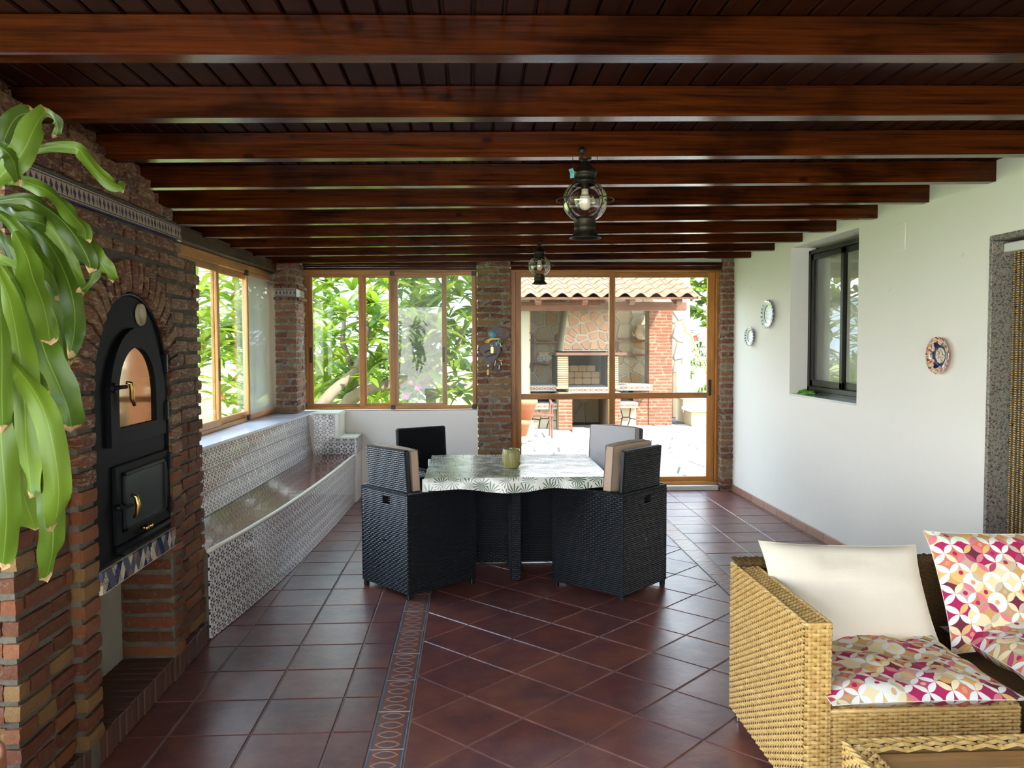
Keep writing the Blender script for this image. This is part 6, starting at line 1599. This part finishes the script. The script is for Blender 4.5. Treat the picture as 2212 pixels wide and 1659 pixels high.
def tree(name, label, cat, centres, kinds, seed, nl=9, parts=300, scale=1.0, trunk=None, group=None, spread=1.0, sites=True):
    """whorls of leaves; the nearest leaves are parts of their own, the others one stuff part"""
    r = random.Random(seed); base = trunk[0][0] if trunk else centres[0]
    t_ = thing(name, label, cat, (base[0], base[1], GZ), 0, group); off = V(t_['_o']); items = []
    for c in centres:
        ax = V((r.uniform(-.5, .5), r.uniform(-.6, .3), 1)).normalized(); ph = r.uniform(0, 6.28)
        for i in range(nl):
            a = ph+i*2.4; el = r.uniform(-.55, .95)*spread; d = V((math.cos(a)*math.cos(el), math.sin(a)*math.cos(el), math.sin(el))); d = (d+ax*.25).normalized()
            up = (V((0, 0, 1))-d*d.z); up = up.normalized() if up.length > .05 else V((1, 0, 0)); sd = d.cross(up).normalized(); up = sd.cross(d)
            rl = r.uniform(-.5, .5); sd, up = sd*math.cos(rl)+up*math.sin(rl), up*math.cos(rl)-sd*math.sin(rl)
            items.append((V(c)+d*.02, Matrix((sd, d, up)).transposed(), scale*r.uniform(.7, 1.2), r.randrange(len(kinds))))
    items.sort(key=lambda q: (q[0]-CAM).length); rest = MB()
    for k, (p, R, s, q) in enumerate(items):
        if k < parts: link('leaf', kinds[q][2], t_, p-off, R, (s, s, s))
        else: rest.raw([p+R@(v*s) for v in kinds[q][0]], kinds[q][1])
    if rest.v:
        o = rest.build('foliage', kinds[0][2].materials[0], t_, smooth=True, kind='stuff')
    for k, (path, r0, r1) in enumerate([(t, a, b) for (t, a, b) in ([(tt[0] if False else tt, aa, bb_) for tt, aa, bb_ in (trunk[1] if trunk else [])])]):
        m = MB(); n = len(path); m.tube(path, [r0+(r1-r0)*i/(n-1) for i in range(n)], 8); m.build('trunk' if k == 0 else 'branch', 'bark', t_, smooth=True)
    return t_
R_ = random.Random(77)
def cloud(n, x0, x1, y0, y1, z0, z1, dens=None):
    out = []
    while len(out) < n:
        p = (R_.uniform(x0, x1), R_.uniform(y0, y1), R_.uniform(z0, z1))
        if dens is None or dens(p): out.append(p)
    return out
def A(px, py, Y): return tuple(atY(px, py, Y))
tree('loquat_tree', 'big leaved loquat tree filling the left half of the back window', 'tree', cloud(150, -3.2, -.75, 10.4, 12.6, .75, 3.1), LOQ, 5, parts=300,
     trunk=([(-1.6, 11.6, GZ)], [([A(735, 960, 11.2), A(742, 900, 11.2), A(760, 860, 11.1), A(800, 838, 11.0), A(850, 830, 11.0)], .12, .07), ([A(690, 880, 10.6), A(720, 845, 10.7), A(770, 800, 10.9), A(790, 740, 11), A(800, 680, 11)], .09, .03), ([A(742, 880, 11.2), A(770, 820, 11.4), A(740, 740, 11.4), A(745, 660, 11.4)], .07, .02)]), group='loquat trees behind the back window')
tree('loquat_tree', 'big leaved loquat tree filling the right half of the back window', 'tree', cloud(150, -.95, 1.0, 10.6, 12.6, .85, 3.1, lambda p: p[0] < .25+.0*p[2]), LOQ, 6, parts=300,
     trunk=([(-.3, 11.4, GZ)], [([A(850, 830, 11.0), A(890, 825, 11.0), A(930, 845, 11.0), A(935, 930, 11.0)], .08, .07), ([A(905, 828, 11.0), A(945, 800, 11.0), A(985, 760, 11.1), A(1005, 700, 11.1)], .05, .02), ([A(900, 828, 11), A(920, 850, 10.9), A(960, 840, 10.9), A(1010, 830, 11)], .04, .02)]), group='loquat trees behind the back window')
tree('garden_bush', 'bright green leafy bush behind the nearer panes of the left window', 'bush', cloud(80, -6.6, -3.9, 12.0, 15.5, .95, 2.7), BSH, 7, nl=10, parts=300, scale=1.3, group='bushes in the left garden')
tree('garden_bush', 'bright green leafy bush outside the far panes of the left window', 'bush', cloud(50, -4.3, -2.9, 10.2, 12.4, 1.25, 2.6), BSH, 8, nl=10, parts=300, scale=1.25, group='bushes in the left garden')
tree('garden_bush', 'low sunlit shrub in the grass beyond the loquat trees', 'bush', cloud(150, -5.0, -.5, 15.5, 18.5, .0, 3.6), BSH, 9, nl=12, parts=60, scale=1.8)
tree('climbing_hedge', 'tall yellow green climbing hedge at the right edge of the door view', 'hedge', cloud(120, 5.2, 7.2, 20.0, 20.8, 1.9, 4.2)+cloud(50, 5.2, 7.2, 20.2, 20.8, -.1, 1.9), HDG, 10, nl=14, parts=220, scale=2.0, trunk=([(6.0, 20.5, GZ)], [([(6.0, 20.5, GZ-.02), (5.9, 20.5, 1.0), (6.0, 20.5, 2.6)], .05, .02), ([(6.8, 20.5, GZ-.02), (6.7, 20.5, 1.0), (6.6, 20.5, 2.6)], .05, .02)]))
for k, (px, py, Y, c, lab) in enumerate(((877, 855, 10.3, 'pink_flower', 'bright pink flower low in the back window, the larger one'), (902, 837, 10.5, 'pink_flower', 'small pink flower above the larger one in the back window'), (1501, 731, 19.3, 'red_flower', 'red hibiscus flower on the wire fence at the right'))):
    p = atY(px, py, Y); t_ = thing('flower', lab, 'flower', tuple(p)); r = .045 if k < 2 else .09
    for i in range(5):
        a = 2*PI*i/5; m = MB(); d = V((math.cos(a), 0, math.sin(a))); s_ = V((-math.sin(a), 0, math.cos(a))); m.raw([p, p+d*r*.6+s_*r*.45-Y_*.01, p+d*r-Y_*.02, p+d*r*.6-s_*r*.45-Y_*.01], [(0, 1, 2, 3)]); m.build('petal', c, t_)
    m = MB(); m.tube([p, p-Y_*r], .006, 5); m.build('stamen', 'hose_yellow', t_)
    m = MB(); m.tube([p, p+V((0, .1, -.3)), p+V((0, .12, GZ-p.z+.0))], .006, 5); m.build('stem', 'bark', t_)
